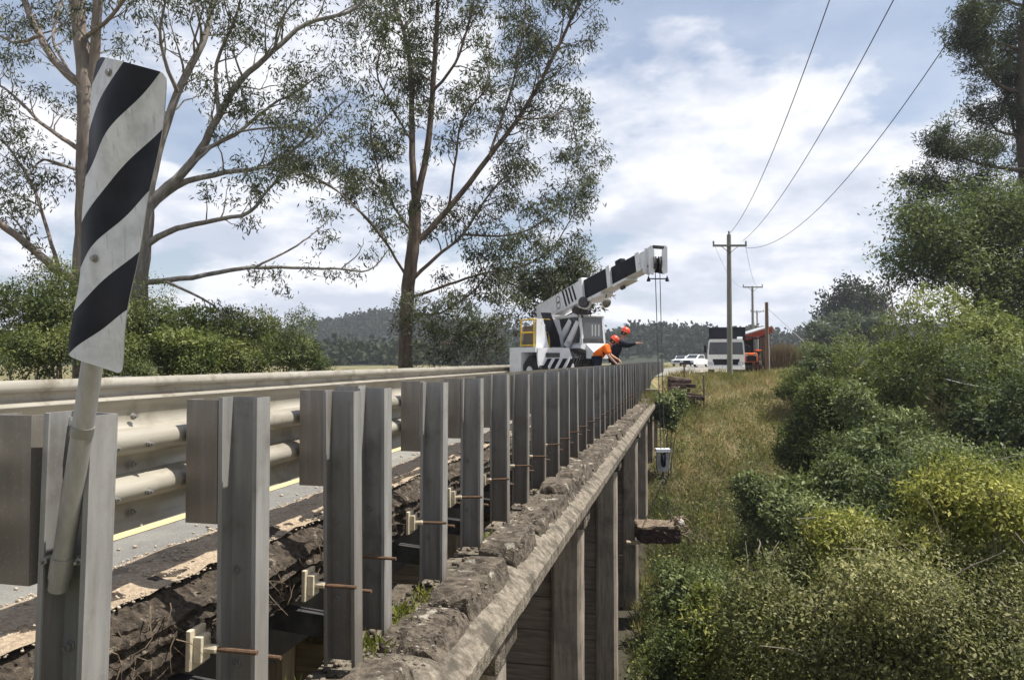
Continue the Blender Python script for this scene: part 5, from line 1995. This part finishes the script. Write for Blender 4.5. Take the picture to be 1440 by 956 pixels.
tr3 = [
    ([(570, 560), (570, 500), (572, 430), (577, 380), (583, 330), (584, 285)], 0.40, 0.28, 0, 1),
    ([(584, 287), (580, 220), (579, 130), (572, 60), (555, 10), (545, -30)], 0.20, 0.07, 1.0, 1.8),
    ([(585, 285), (600, 215), (608, 130), (613, 60), (616, 0), (620, -50)], 0.20, 0.08, 1.1, 1.9),
    ([(581, 345), (630, 295), (688, 220), (728, 168), (762, 112), (795, 45), (815, 0), (825, -30)], 0.18, 0.05, 1.2, 2.0),
    ([(578, 395), (612, 362), (650, 330), (690, 270), (720, 240)], 0.12, 0.03, 1.3, 1.8),
    ([(576, 420), (630, 400), (680, 385), (730, 375), (775, 352), (812, 290)], 0.09, 0.02, 0.9, 1.5),
    ([(577, 400), (548, 350), (500, 290), (462, 262), (440, 255)], 0.09, 0.02, 1.0, 1.2),
    ([(582, 330), (560, 300), (535, 250), (520, 180)], 0.08, 0.03, 1.2, 1.5),
    ([(580, 200), (550, 150), (530, 100), (545, 40)], 0.07, 0.03, 1.1, 1.5),
    ([(608, 130), (640, 90), (660, 30), (670, -20)], 0.09, 0.04, 1.1, 1.7),
    ([(688, 220), (720, 120), (735, 50), (740, -10)], 0.08, 0.03, 1.1, 1.7),
    ([(728, 168), (775, 165), (800, 155), (812, 210)], 0.06, 0.02, 0.9, 1.4),
    ([(650, 330), (720, 330), (770, 305), (800, 255)], 0.07, 0.02, 1.1, 1.6),
    ([(572, 440), (620, 440), (670, 405), (700, 360)], 0.08, 0.03, 1.3, 1.7),
    ([(690, 385), (740, 410), (780, 425), (810, 400)], 0.06, 0.02, 1.3, 1.2),
    ([(630, 295), (640, 230), (650, 170), (690, 120)], 0.08, 0.03, 1.2, 1.7),
]
limbs = [(wob(p, D3, 3.0 if i else 0.0, rt), r0 * 0.8, r1 * 0.9, lf, lm) for i, (p, r0, r1, lf, lm) in enumerate(tr3)]
big_tree('gum_tree', 'tall brown trunked gum tree with a dense drooping crown left of the crane', b3, limbs, 33, L_EUC, M_BARKR, per=29, rad=0.20, spawn=2.3, llen=(0.15, 0.28), keep=0.95)


# ------------------------------------------------------------------ bushes
def bush(name, label, px, py, d, rx, ry, rz, leaf, seed, nl=9000, llen=(0.07, 0.13), wr=0.42, lobes=9, stems=5, up=0.5, group=None, cat='bush', tmul=1.0, toff=0.0, twigs=0, bark=None, rosette=9, crad=0.09, core=True):
    """crown centre at the pixel and depth; radii in metres; leaves in rosettes on twig ends through the outer crown"""
    c = W(px, py, d)
    base = Vector((c.x, c.y, H(c.x, c.y) - 0.1))
    t = thing(name, label, cat, base, group)
    rs = np.random.RandomState(seed)
    R3 = np.array([rx, ry, rz]) * 1.12
    cen = np.array(c)
    # lobes spread through the ellipsoid
    LB = []
    for k in range(int(lobes * 1.7)):
        v = unit(rs.normal(size=3))
        v[2] = rs.uniform(-0.75, 0.95)
        f = rs.uniform(0.45, 0.85)
        LB.append((cen + v * R3 * f, rs.uniform(0.20, 0.38)))
    LB.append((cen - np.array([0, 0, 0.15 * rz]), 0.55))
    ncl = nl // rosette
    w = np.array([s ** 2 for _, s in LB])
    pick = rs.choice(len(LB), ncl, p=w / w.sum())
    lc = np.array([q for q, _ in LB])[pick]
    ls = np.array([s for _, s in LB])[pick]
    v = unit(rs.normal(size=(ncl, 3)))
    v[:, 2] = np.where((v[:, 2] < -0.2) & (rs.uniform(size=ncl) < 0.5), -v[:, 2], v[:, 2])
    rr_ = rs.uniform(0, 1, ncl) ** 0.33
    rr_ = np.where(rs.uniform(size=ncl) < 0.90, 0.90 + 0.16 * rs.uniform(size=ncl), rr_)
    lump = 1 + 0.22 * np.sin(v[:, 0] * 7 + lc[:, 0] * 3) * np.cos(v[:, 1] * 6 + lc[:, 2] * 4) + 0.1 * np.sin(v[:, 2] * 13 + lc[:, 1] * 5)
    C = lc + v * R3 * (ls * rr_ * lump)[:, None]
    gz = hgt(C[:, 0], C[:, 1]) + 0.05
    ok = C[:, 2] > gz
    C, v, pick = C[ok], v[ok], pick[ok]
    ncl = len(C)
    out_ = unit((C - cen) / R3 + np.array([0, 0, up]))
    P = np.repeat(C, rosette, 0) + rs.normal(size=(ncl * rosette, 3)) * crad
    if d > 16 and llen[1] < 0.2:
        llen = (llen[0] * 1.2, llen[1] * 1.2)
    nv_ = unit(v + 0.5 * out_ + np.array([0.1, 0, 0.45]))
    nrm = np.repeat(nv_, rosette, 0)
    D = unit(nrm * 0.35 + rs.normal(size=(ncl * rosette, 3)) * 0.75)
    lobe_t = rs.uniform(-0.24, 0.24, len(LB))
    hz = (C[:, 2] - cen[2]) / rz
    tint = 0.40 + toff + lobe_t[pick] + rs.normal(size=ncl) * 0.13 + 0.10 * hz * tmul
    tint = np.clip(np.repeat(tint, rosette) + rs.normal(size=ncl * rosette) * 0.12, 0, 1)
    lsz = rs.uniform(0.65, 1.5 if d > 12 else 1.1, len(LB))[pick]
    L = rs.uniform(*llen, len(P)) * np.repeat(lsz, rosette)
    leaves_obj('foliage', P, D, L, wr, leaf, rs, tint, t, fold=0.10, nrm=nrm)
    rg_ = random.Random(seed)
    mb = MB()
    for k in range(stems):
        q, s = LB[rg_.randrange(len(LB))]
        e = Vector(q)
        b0 = base + Vector((rg_.uniform(-0.25, 0.25) * rx, rg_.uniform(-0.25, 0.25) * ry, 0))
        m1 = b0.lerp(e, 0.5) + Vector((rg_.uniform(-0.2, 0.2), rg_.uniform(-0.2, 0.2), 0.1))
        r0 = 0.02 + 0.012 * rz
        mb.tube([b0, m1, e], [r0, r0 * 0.7, r0 * 0.3], 6)
        for z in range(5):
            vv = Vector(unit(rs.normal(size=3)))
            vv.z = abs(vv.z)
            e2 = e + Vector((vv.x * rx, vv.y * ry, vv.z * rz)) * s * 0.85
            mb.tube([e, e.lerp(e2, 0.5) + Vector((0, 0, 0.05)), e2], [r0 * 0.35, r0 * 0.22, r0 * 0.1], 4)
    for k in range(twigs // 2):
        i = rg_.randrange(len(C))
        p = Vector(C[i]) 
        q = p + Vector(unit(rs.normal(size=3) + np.array([0, 0, 0.3]))) * rg_.uniform(0.3, 0.9)
        mb.tube([p, p.lerp(q, 0.5) + Vector((0.03, 0, 0.05)), q], [0.012, 0.008, 0.004], 4)
    part('stems', mb, bark or M_TWIG, t, kind='stuff')
    return t


# behind the far rail, at the left
GL = 'bushes behind the far rail'
bush('bush', 'dark bush at the left edge behind the far rail', 30, 462, 23, 2.2, 1.6, 2.0, L_BUSH, 101, 13000, group=GL, llen=(0.055, 0.10))
bush('bush', 'sunlit bush filling the gap left of the striped marker', 88, 445, 22, 1.0, 1.2, 1.5, L_BUSH, 102, 7000, group=GL, llen=(0.055, 0.10), toff=0.05)
bush('bush', 'yellowish green bush just right of the striped marker', 222, 465, 22, 1.6, 1.4, 1.6, L_BUSH, 103, 11000, group=GL, llen=(0.055, 0.10), toff=0.08)
bush('bush', 'rounded bush below the long bare limb', 290, 478, 24, 1.5, 1.4, 1.35, L_BUSH, 104, 9000, group=GL, llen=(0.055, 0.10))
bush('bush', 'pointed dark green bush behind the far rail', 345, 480, 25, 1.3, 1.3, 1.45, L_BUSH, 105, 9000, group=GL, llen=(0.055, 0.10), toff=0.12)
bush('bush', 'small bush at the right end of the row behind the far rail', 400, 488, 26, 1.1, 1.2, 1.0, L_DARK, 106, 7000, group=GL, llen=(0.055, 0.10), toff=0.15)
bush('bush', 'low bush hugging the rail at the far left edge of the row', 55, 500, 20.5, 1.5, 1.0, 0.9, L_BUSH, 111, 8000, group=GL, llen=(0.055, 0.10), toff=0.0)
bush('bush', 'low bush at the foot of the pale gum trunk', 175, 500, 20.5, 1.3, 1.0, 0.95, L_BUSH, 112, 8000, group=GL, llen=(0.055, 0.10), toff=0.1)
bush('bush', 'low pale green bush under the yellowish one', 262, 502, 21.5, 1.2, 1.0, 0.85, L_MID, 113, 8000, group=GL, llen=(0.055, 0.10), toff=0.0)
bush('bush', 'low bush filling the gap under the pointed bush', 335, 504, 23, 1.3, 1.0, 0.8, L_BUSH, 114, 8000, group=GL, llen=(0.055, 0.10), toff=0.05)
bush('bush', 'lowest bush at the right end of the row, next to the far hill', 425, 505, 27, 1.2, 1.0, 0.8, L_BUSH, 115, 7000, group=GL, llen=(0.055, 0.10), toff=0.0)
bush('bush', 'grey tangled thicket between the brown gum trunk and the crane', 655, 480, 28, 2.4, 1.8, 1.6, L_EUC, 107, 9000, wr=0.24, llen=(0.10, 0.20), twigs=160, bark=M_TWIG, cat='thicket', stems=12)
bush('bush', 'leafy grey green bush right behind the crane boom', 778, 415, 30, 1.9, 1.5, 1.8, L_EUC, 108, 8000, wr=0.28, llen=(0.12, 0.2), toff=0.15, cat='bush')

# right hand side of the gully
GR = 'bushes in the gully'
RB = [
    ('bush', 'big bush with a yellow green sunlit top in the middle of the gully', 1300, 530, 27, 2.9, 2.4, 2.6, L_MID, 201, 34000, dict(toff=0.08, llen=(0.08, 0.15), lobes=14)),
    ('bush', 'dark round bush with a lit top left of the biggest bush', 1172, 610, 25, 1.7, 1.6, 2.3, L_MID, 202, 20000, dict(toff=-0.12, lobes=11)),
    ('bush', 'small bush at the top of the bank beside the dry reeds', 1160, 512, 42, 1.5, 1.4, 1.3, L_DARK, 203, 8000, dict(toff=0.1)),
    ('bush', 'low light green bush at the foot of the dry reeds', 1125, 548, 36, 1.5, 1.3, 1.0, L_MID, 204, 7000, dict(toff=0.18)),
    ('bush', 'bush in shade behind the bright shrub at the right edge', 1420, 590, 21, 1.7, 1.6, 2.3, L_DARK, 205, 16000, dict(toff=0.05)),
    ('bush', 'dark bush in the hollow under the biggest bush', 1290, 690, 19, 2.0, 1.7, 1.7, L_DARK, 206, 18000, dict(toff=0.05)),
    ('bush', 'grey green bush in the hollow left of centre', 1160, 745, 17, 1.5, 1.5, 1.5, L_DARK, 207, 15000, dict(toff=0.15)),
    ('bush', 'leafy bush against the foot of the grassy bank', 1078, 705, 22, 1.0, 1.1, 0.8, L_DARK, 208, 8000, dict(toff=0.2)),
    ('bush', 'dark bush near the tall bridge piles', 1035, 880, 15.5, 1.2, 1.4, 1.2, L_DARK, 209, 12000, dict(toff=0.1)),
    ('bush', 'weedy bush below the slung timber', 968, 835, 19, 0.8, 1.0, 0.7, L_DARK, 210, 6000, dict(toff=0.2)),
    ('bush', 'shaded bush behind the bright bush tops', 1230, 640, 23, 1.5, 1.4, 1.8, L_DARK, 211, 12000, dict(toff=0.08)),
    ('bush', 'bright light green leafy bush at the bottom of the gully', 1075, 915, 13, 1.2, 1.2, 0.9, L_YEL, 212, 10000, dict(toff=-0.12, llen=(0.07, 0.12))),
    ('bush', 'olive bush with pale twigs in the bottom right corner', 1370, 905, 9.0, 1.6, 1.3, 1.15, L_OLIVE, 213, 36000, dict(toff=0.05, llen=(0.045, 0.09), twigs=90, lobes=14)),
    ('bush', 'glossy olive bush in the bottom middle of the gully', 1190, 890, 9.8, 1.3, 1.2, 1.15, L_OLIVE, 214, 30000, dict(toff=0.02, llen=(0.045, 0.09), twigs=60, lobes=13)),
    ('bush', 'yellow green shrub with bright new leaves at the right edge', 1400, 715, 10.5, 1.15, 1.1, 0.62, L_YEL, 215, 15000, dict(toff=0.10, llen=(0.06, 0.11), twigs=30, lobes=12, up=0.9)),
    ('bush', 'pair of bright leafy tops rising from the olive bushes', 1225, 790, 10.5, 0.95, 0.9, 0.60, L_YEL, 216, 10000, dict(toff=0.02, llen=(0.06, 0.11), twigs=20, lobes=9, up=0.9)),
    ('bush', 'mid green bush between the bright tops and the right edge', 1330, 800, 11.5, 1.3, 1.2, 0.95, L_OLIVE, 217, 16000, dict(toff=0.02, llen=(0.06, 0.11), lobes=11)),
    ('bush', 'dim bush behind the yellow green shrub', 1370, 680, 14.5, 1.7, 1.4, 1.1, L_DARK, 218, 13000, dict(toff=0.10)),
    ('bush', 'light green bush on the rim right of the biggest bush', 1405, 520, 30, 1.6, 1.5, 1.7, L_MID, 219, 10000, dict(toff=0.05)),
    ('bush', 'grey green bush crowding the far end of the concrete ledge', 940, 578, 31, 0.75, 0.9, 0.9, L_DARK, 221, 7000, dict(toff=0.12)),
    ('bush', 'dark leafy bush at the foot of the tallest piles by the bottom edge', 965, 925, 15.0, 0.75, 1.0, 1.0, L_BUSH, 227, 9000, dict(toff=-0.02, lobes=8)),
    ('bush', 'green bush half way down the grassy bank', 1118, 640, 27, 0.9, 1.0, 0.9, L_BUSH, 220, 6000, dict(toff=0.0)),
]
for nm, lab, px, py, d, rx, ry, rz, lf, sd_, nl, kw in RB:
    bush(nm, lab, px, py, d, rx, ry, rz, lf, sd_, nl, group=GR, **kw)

# right-hand trees: a she-oak above and a leafy tree below it
rt2 = random.Random(77)
D4 = 38.0
b4 = W(1452, 500, D4)
b4.z = H(b4.x, b4.y) - 0.2
tr4 = [
    ([(1455, 560), (1452, 430), (1446, 300), (1438, 200), (1436, 100), (1444, 0), (1450, -60)], 0.42, 0.16, 0.8, 2.2),
    ([(1446, 300), (1410, 270), (1365, 265), (1325, 275), (1292, 278)], 0.14, 0.03, 1.8, 1.2),
    ([(1442, 240), (1400, 235), (1360, 225), (1330, 212)], 0.12, 0.03, 1.8, 1.1),
    ([(1438, 190), (1405, 185), (1390, 165)], 0.10, 0.03, 1.8, 1.1),
    ([(1436, 130), (1405, 120), (1380, 90), (1365, 70)], 0.12, 0.03, 1.9, 1.2),
    ([(1437, 70), (1400, 60), (1375, 40), (1362, 38)], 0.10, 0.03, 1.9, 1.1),
    ([(1446, 320), (1420, 310), (1385, 312), (1340, 320)], 0.12, 0.03, 1.5, 1.1),
    ([(1444, 160), (1480, 130), (1520, 100)], 0.12, 0.04, 1.6, 1.6),
    ([(1444, 10), (1415, 0), (1400, -20)], 0.10, 0.04, 1.8, 1.4),
    ([(1436, 110), (1455, 60), (1480, 20)], 0.10, 0.04, 1.8, 1.5),
    ([(1446, 260), (1485, 230), (1530, 220)], 0.12, 0.04, 1.6, 1.6),
    ([(1440, 215), (1425, 180), (1415, 120), (1420, 60)], 0.10, 0.03, 1.8, 1.1),
]
limbs = [(wob(p, D4, 3.0 if i else 0.0, rt2), r0, r1, lf, lm) for i, (p, r0, r1, lf, lm) in enumerate(tr4)]
big_tree('she_oak', 'tall dark feathery tree rising out of the top right corner', b4, limbs, 44, L_PINE, M_TWIGD, per=52, rad=0.24, llen=(0.14, 0.30), wr=0.20, droop=0.0, spawn=1.9)
D5 = 34.0
b5 = W(1400, 520, D5)
b5.z = H(b5.x, b5.y) - 0.2
tr5 = [([(1395 + q * 14, 560), (1388 + q * 16, 480), (1375 + q * 24, 420), (1350 + q * 32, 360), (1325 + q * 42, 325)], 0.13, 0.04, 1.5, 1.9) for q in range(4)]
tr5 += [([(1385, 470), (1350, 420), (1310, 390), (1280, 385)], 0.09, 0.03, 1.7, 1.5),
        ([(1400, 440), (1370, 390), (1330, 350), (1300, 345)], 0.09, 0.03, 1.7, 1.5),
        ([(1420, 420), (1440, 370), (1470, 340)], 0.09, 0.03, 1.7, 1.7),
        ([(1375, 420), (1360, 370), (1375, 320), (1390, 300)], 0.09, 0.03, 1.8, 1.6),
        ([(1405, 420), (1420, 350), (1440, 310)], 0.09, 0.03, 1.8, 1.7)]
limbs = [(wob(p, D5, 2.6, rt2), r0, r1, lf, lm) for i, (p, r0, r1, lf, lm) in enumerate(tr5)]
big_tree('leafy_tree', 'spreading green tree on thin dark stems below the feathery tree', b5, limbs, 45, L_DARK, M_TWIGD, per=60, rad=0.42, llen=(0.14, 0.26), wr=0.36, droop=0.3, spawn=1.5)
bush('tree', 'dark undergrowth tree behind the stems at the right edge', 1430, 480, 44, 3.6, 3.0, 2.6, L_DARK, 222, 12000, llen=(0.18, 0.3), cat='tree', toff=0.0)

# middle distance
D6 = 150.0
b6 = W(1203, 480, D6)
b6.z = -0.4
tr6 = [([(1203, 520), (1203, 480), (1200, 460)], 0.9, 0.6, 0, 1)]
for ex, ey in ((1168, 440), (1176, 424), (1190, 418), (1205, 414), (1220, 420), (1232, 432), (1236, 448), (1185, 440), (1210, 436), (1222, 446), (1160, 452)):
    tr6.append(([(1202, 470), ((1202 + ex) / 2, (462 + ey) / 2 + 2), (ex, ey)], 0.35, 0.10, 1.0, 3.0))
limbs = [(wob(p, D6, 4.0, rt2), r0, r1, lf, lm) for i, (p, r0, r1, lf, lm) in enumerate(tr6)]
big_tree('broad_tree', 'broad crowned dark tree standing alone on the skyline right of the poles', b6, limbs, 46, L_FAR, M_TWIGD, per=16, rad=0.9, llen=(0.5, 1.0), wr=0.5, droop=0.1, spawn=0.9)
bush('willow', 'grey green tree below the broad skyline tree', 1170, 475, 110, 4.0, 3.5, 4.0, leaf_mat('willow_leaf', (0.05, 0.07, 0.045), (0.08, 0.105, 0.07), (0.12, 0.15, 0.10), 0.2), 223, 5000, llen=(0.4, 0.8), wr=0.3, crad=0.4, cat='tree')
bush('willow', 'pale tree right of the grey green one below the skyline tree', 1215, 472, 115, 4.0, 3.5, 3.4, leaf_mat('willow_leaf', (0.05, 0.07, 0.045), (0.08, 0.105, 0.07), (0.12, 0.15, 0.10), 0.2), 224, 4500, llen=(0.4, 0.8), wr=0.3, crad=0.4, cat='tree')
# bare tree
B = Branches(9)
b7 = W(1262, 480, 60)
b7.z = H(b7.x, b7.y)
t7 = thing('bare_tree', 'leafless grey tree with thin branches above the biggest bush', 'tree', b7)
for p, r0 in (([(1262, 500), (1260, 460), (1255, 430), (1250, 400), (1248, 385)], 0.14), ([(1258, 445), (1245, 425), (1232, 412)], 0.06), ([(1258, 450), (1275, 425), (1283, 400)], 0.06), ([(1252, 415), (1262, 400), (1266, 388)], 0.05)):
    path, rad_ = B.limb(wob(p, 60, 1.0, rt2), r0, 0.02, 6)
    B.grow(path, rad_, 0, 1.2, 1.6, 0.3)
part('trunk', B.mb, M_TWIG, t7)
part('twigs', B.fine, M_TWIG, t7, kind='stuff')


# ------------------------------------------------------------------ grass, reeds and weeds
def blades(name, X, Y, h, rs, m, tint, wr=0.05, lean=0.5, z=None, kind='stuff', parent=None):
    n = len(X)
    Z = hgt(X, Y) if z is None else z
    P = np.stack([X, Y, Z - 0.03], -1)
    D = unit(np.stack([rs.normal(size=n) * lean, rs.normal(size=n) * lean, np.ones(n)], -1))
    return leaves_obj(name, P, D, h, wr, m, rs, tint, parent, kind, fold=0.06)


rs = np.random.RandomState(99)
n = 90000
Y = rs.uniform(18, 52, n)
X = -1.5 + rs.uniform(0, 1, n) * (11 + 0.1 * Y)
keep = ~((np.abs(X - road_x(Y)) < 2.9) | ((Y > 46.5) & (np.abs(X - 2) < 3.0) & (Y < 56)))
X, Y = X[keep], Y[keep]
patch = np.sin(X * 1.3 + 2 * np.sin(Y * 0.55)) * np.cos(Y * 0.9 + X * 0.5) + 0.6 * np.sin(X * 3.1 + Y * 1.7) * np.sin(Y * 2.3 - X)
tt = 0.50 + 0.30 * patch + rs.normal(size=len(X)) * 0.15 + 0.26 * (sstep(25, 38, Y) - 0.5)
blades('grass', X, Y, rs.uniform(0.22, 0.60, len(X)) * (1 + 0.35 * np.sin(X * 2.1 - Y) * np.sin(Y * 1.9 + X)), rs, L_GRASS, np.clip(tt, 0, 1), 0.055, 0.55)
# leafy ground cover on the lower bank and gully floor
n = 42000
Y = rs.uniform(7, 40, n)
X = -1.2 + rs.uniform(0, 1, n) ** 1.1 * 15
pp_ = np.clip(1.05 - (Y - 20) / 16, 0.08, 1)
k = rs.uniform(size=n) < pp_ * (0.5 + 0.5 * np.sin(X * 1.7 + Y) * np.sin(Y * 1.3)) + 0.12
X, Y = X[k], Y[k]
C = np.stack([X, Y, hgt(X, Y) + rs.uniform(0, 0.75, len(X)) ** 1.3], -1)
P, D, tint = clump_leaves(C, 6, 0.12, rs, -0.1, 0.8)
leaves_obj('undergrowth', P, D, rs.uniform(0.07, 0.15, len(P)), 0.42, L_BUSH, rs, tint)
# field edges beyond the road
n = 26000
Y = rs.uniform(52, 100, n)
X = rs.uniform(-30, 40, n)
keep = (np.abs(X - road_x(Y)) > 3.2) & ~((np.abs(X - 3) < 4.5) & (Y < 72))
X, Y = X[keep], Y[keep]
blades('field_grass', X, Y, rs.uniform(0.2, 0.5, len(X)), rs, L_GRASS, np.clip(0.3 + rs.normal(size=len(X)) * 0.15, 0, 1), 0.10, 0.5)
n = 24000
Y = rs.uniform(8, 60, n)
X = rs.uniform(-34, -8.2, n)
blades('verge_grass', X, Y, rs.uniform(0.3, 0.75, n), rs, L_GRASS, np.clip(0.25 + rs.normal(size=n) * 0.15, 0, 1), 0.07, 0.5)
# tall dry reeds
n = 9000
c = W(1101, 520, 54)
X = c.x + rs.uniform(-1.0, 1.0, n) * 1.35
Y = c.y + rs.uniform(-1.2, 1.2, n)
hh = (2.25 - 0.5 * ((X - c.x) / 1.35) ** 2) * rs.uniform(0.6, 1.05, n)
blades('dry_reeds', X, Y, hh, rs, L_REED, np.clip(0.45 + rs.normal(size=n) * 0.2, 0, 1), 0.022, 0.10)
# tall grass at the far end of the ledge and small weeds on it
n = 900
Y = rs.uniform(25, 34, n)
X = rs.uniform(-1.85, -1.25, n)
blades('ledge_grass', X, Y, rs.uniform(0.2, 0.6, n) * np.clip((Y - 24) / 8, 0.2, 1), rs, L_GRASS, np.clip(0.4 + rs.normal(size=n) * 0.2, 0, 1), 0.04, 0.3, z=np.full(n, -0.74))
cs = np.array([(-1.86, 4.15), (-1.80, 4.55), (-1.90, 4.75), (-1.84, 5.1), (-1.95, 3.4), (-1.86, 6.9), (-1.60, 8.6)])
n = 420
k = rs.randint(0, len(cs), n)
X, Y = cs[k, 0] + rs.normal(size=n) * 0.045, cs[k, 1] + rs.normal(size=n) * 0.07
P = np.stack([X, Y, np.full(n, -0.74)], -1)
D = unit(np.stack([rs.normal(size=n) * 0.6, rs.normal(size=n) * 0.6, np.ones(n)], -1))
leaves_obj('ledge_weeds', P, D, rs.uniform(0.04, 0.13, n), 0.16, L_YEL, rs, np.clip(0.45 + rs.normal(size=n) * 0.2, 0, 1))

# ------------------------------------------------------------------ hills and the far wood
def ridge(name, pts, dist, seed, m_h, nt_, size, tint0):
    """pts: skyline as (pixel x, pixel y) seen at dist; a wooded hill, its trees as one mass"""
    rs = np.random.RandomState(seed)
    xs = np.arange(pts[0][0], pts[-1][0], 12)
    ys = np.interp(xs, [p[0] for p in pts], [p[1] for p in pts])
    vs, fs = [], []
    rows = 7
    for x, y in zip(xs, ys):
        top = W(x, y, dist)
        for j in range(rows):
            f = j / (rows - 1)
            dd = dist - 70 + 70 * f
            p = W(x, 505, dd)
            vs.append((p.x, p.y, -0.8 + (top.z - size * 0.9 - -0.8) * (f ** 0.9)))
        p = W(x, 505, dist + 60)
        vs.append((p.x, p.y, -2))
    rows += 1
    for i in range(len(xs) - 1):
        for j in range(rows - 1):
            a = i * rows + j
            fs.append((a, a + rows, a + rows + 1, a + 1))
    me = bpy.data.meshes.new(name)
    me.from_pydata(vs, [], fs)
    me.materials.append(m_h)
    me.polygons.foreach_set('use_smooth', [True] * len(me.polygons))
    link(name, me, kind='structure')
    # trees: clumps of big leaf faces over the slope
    n = nt_
    f = rs.uniform(0, 1, n) ** 0.6
    f[: n // 3] = 1.0
    x = rs.uniform(xs[0], xs[-1], n)
    y = np.interp(x, xs, ys)
    C = []
    per = 46
    for i in range(n):
        dd = dist - 70 + 70 * f[i]
        top = W(x[i], y[i], dist)
        p = W(x[i], 505, dd)
        z0 = -0.8 + (top.z - size * 0.9 + 0.8) * f[i] ** 0.9
        s = size * rs.uniform(0.65, 1.25)
        C.append((p.x, p.y, z0 + s * 0.5, s, rs.uniform(-0.12, 0.12)))
    C = np.array(C)
    v = unit(rs.normal(size=(n, per, 3)))
    rr_ = rs.uniform(0.35, 1.0, (n, per, 1))
    lump = 1 + 0.35 * np.sin(v[:, :, :1] * 6 + C[:, None, :1]) * np.cos(v[:, :, 1:2] * 5 + C[:, None, 1:2])
    P = C[:, None, :3] + v * rr_ * lump * (C[:, 3, None, None] * np.array([0.55, 0.55, 0.5]))
    P = P.reshape(-1, 3)
    D = unit(v.reshape(-1, 3) + rs.normal(size=P.shape) * 0.9)
    tint = np.clip(tint0 + np.repeat(C[:, 4], per) + rs.normal(size=len(P)) * 0.14, 0, 1)
    leaves_obj('distant_wood', P, D, rs.uniform(0.14, 0.30, len(P)) * size, 0.95, L_FAR, rs, tint, None)


M_HILL = mat('wooded_hill', (0.016, 0.022, 0.014), 0.95, (0.028, 0.036, 0.022), 0.3, col3=(0.04, 0.052, 0.026), s3=0.03)
ridge('hills', [(330, 480), (400, 462), (440, 452), (500, 445), (545, 436), (600, 440), (660, 452), (740, 462), (800, 466)], 520, 61, M_HILL, 620, 10, 0.45)
ridge('hills', [(780, 470), (850, 470), (880, 460), (905, 456), (930, 458), (960, 462), (985, 462), (1010, 470), (1060, 462), (1100, 468), (1140, 466), (1200, 462), (1300, 458), (1420, 450)], 360, 62, M_HILL, 620, 9, 0.35)
ridge('hills', [(-120, 470), (60, 474), (200, 478), (330, 482), (420, 490)], 300, 63, M_HILL, 260, 8, 0.5)
ridge('hills', [(380, 500), (440, 488), (480, 484), (530, 486), (590, 490), (680, 492), (760, 494)], 260, 64, M_HILL, 340, 7, 0.75)

# ------------------------------------------------------------------ air
hz_m = bpy.data.materials.new('thin_haze')
hz_m.use_nodes = True
t = hz_m.node_tree
t.nodes.clear()
pv = N(t, 'ShaderNodeVolumePrincipled')
pv.inputs['Color'].default_value = (0.86, 0.91, 1.0, 1)
pv.inputs['Density'].default_value = 0.00034
pv.inputs['Anisotropy'].default_value = 0.2
o = N(t, 'ShaderNodeOutputMaterial')
t.links.new(pv.outputs[0], o.inputs['Volume'])
mb = MB().box((-3600, -3600, -9), (3600, 3600, 66))
hz = part('haze', mb, hz_m)
hz['kind'] = 'stuff'
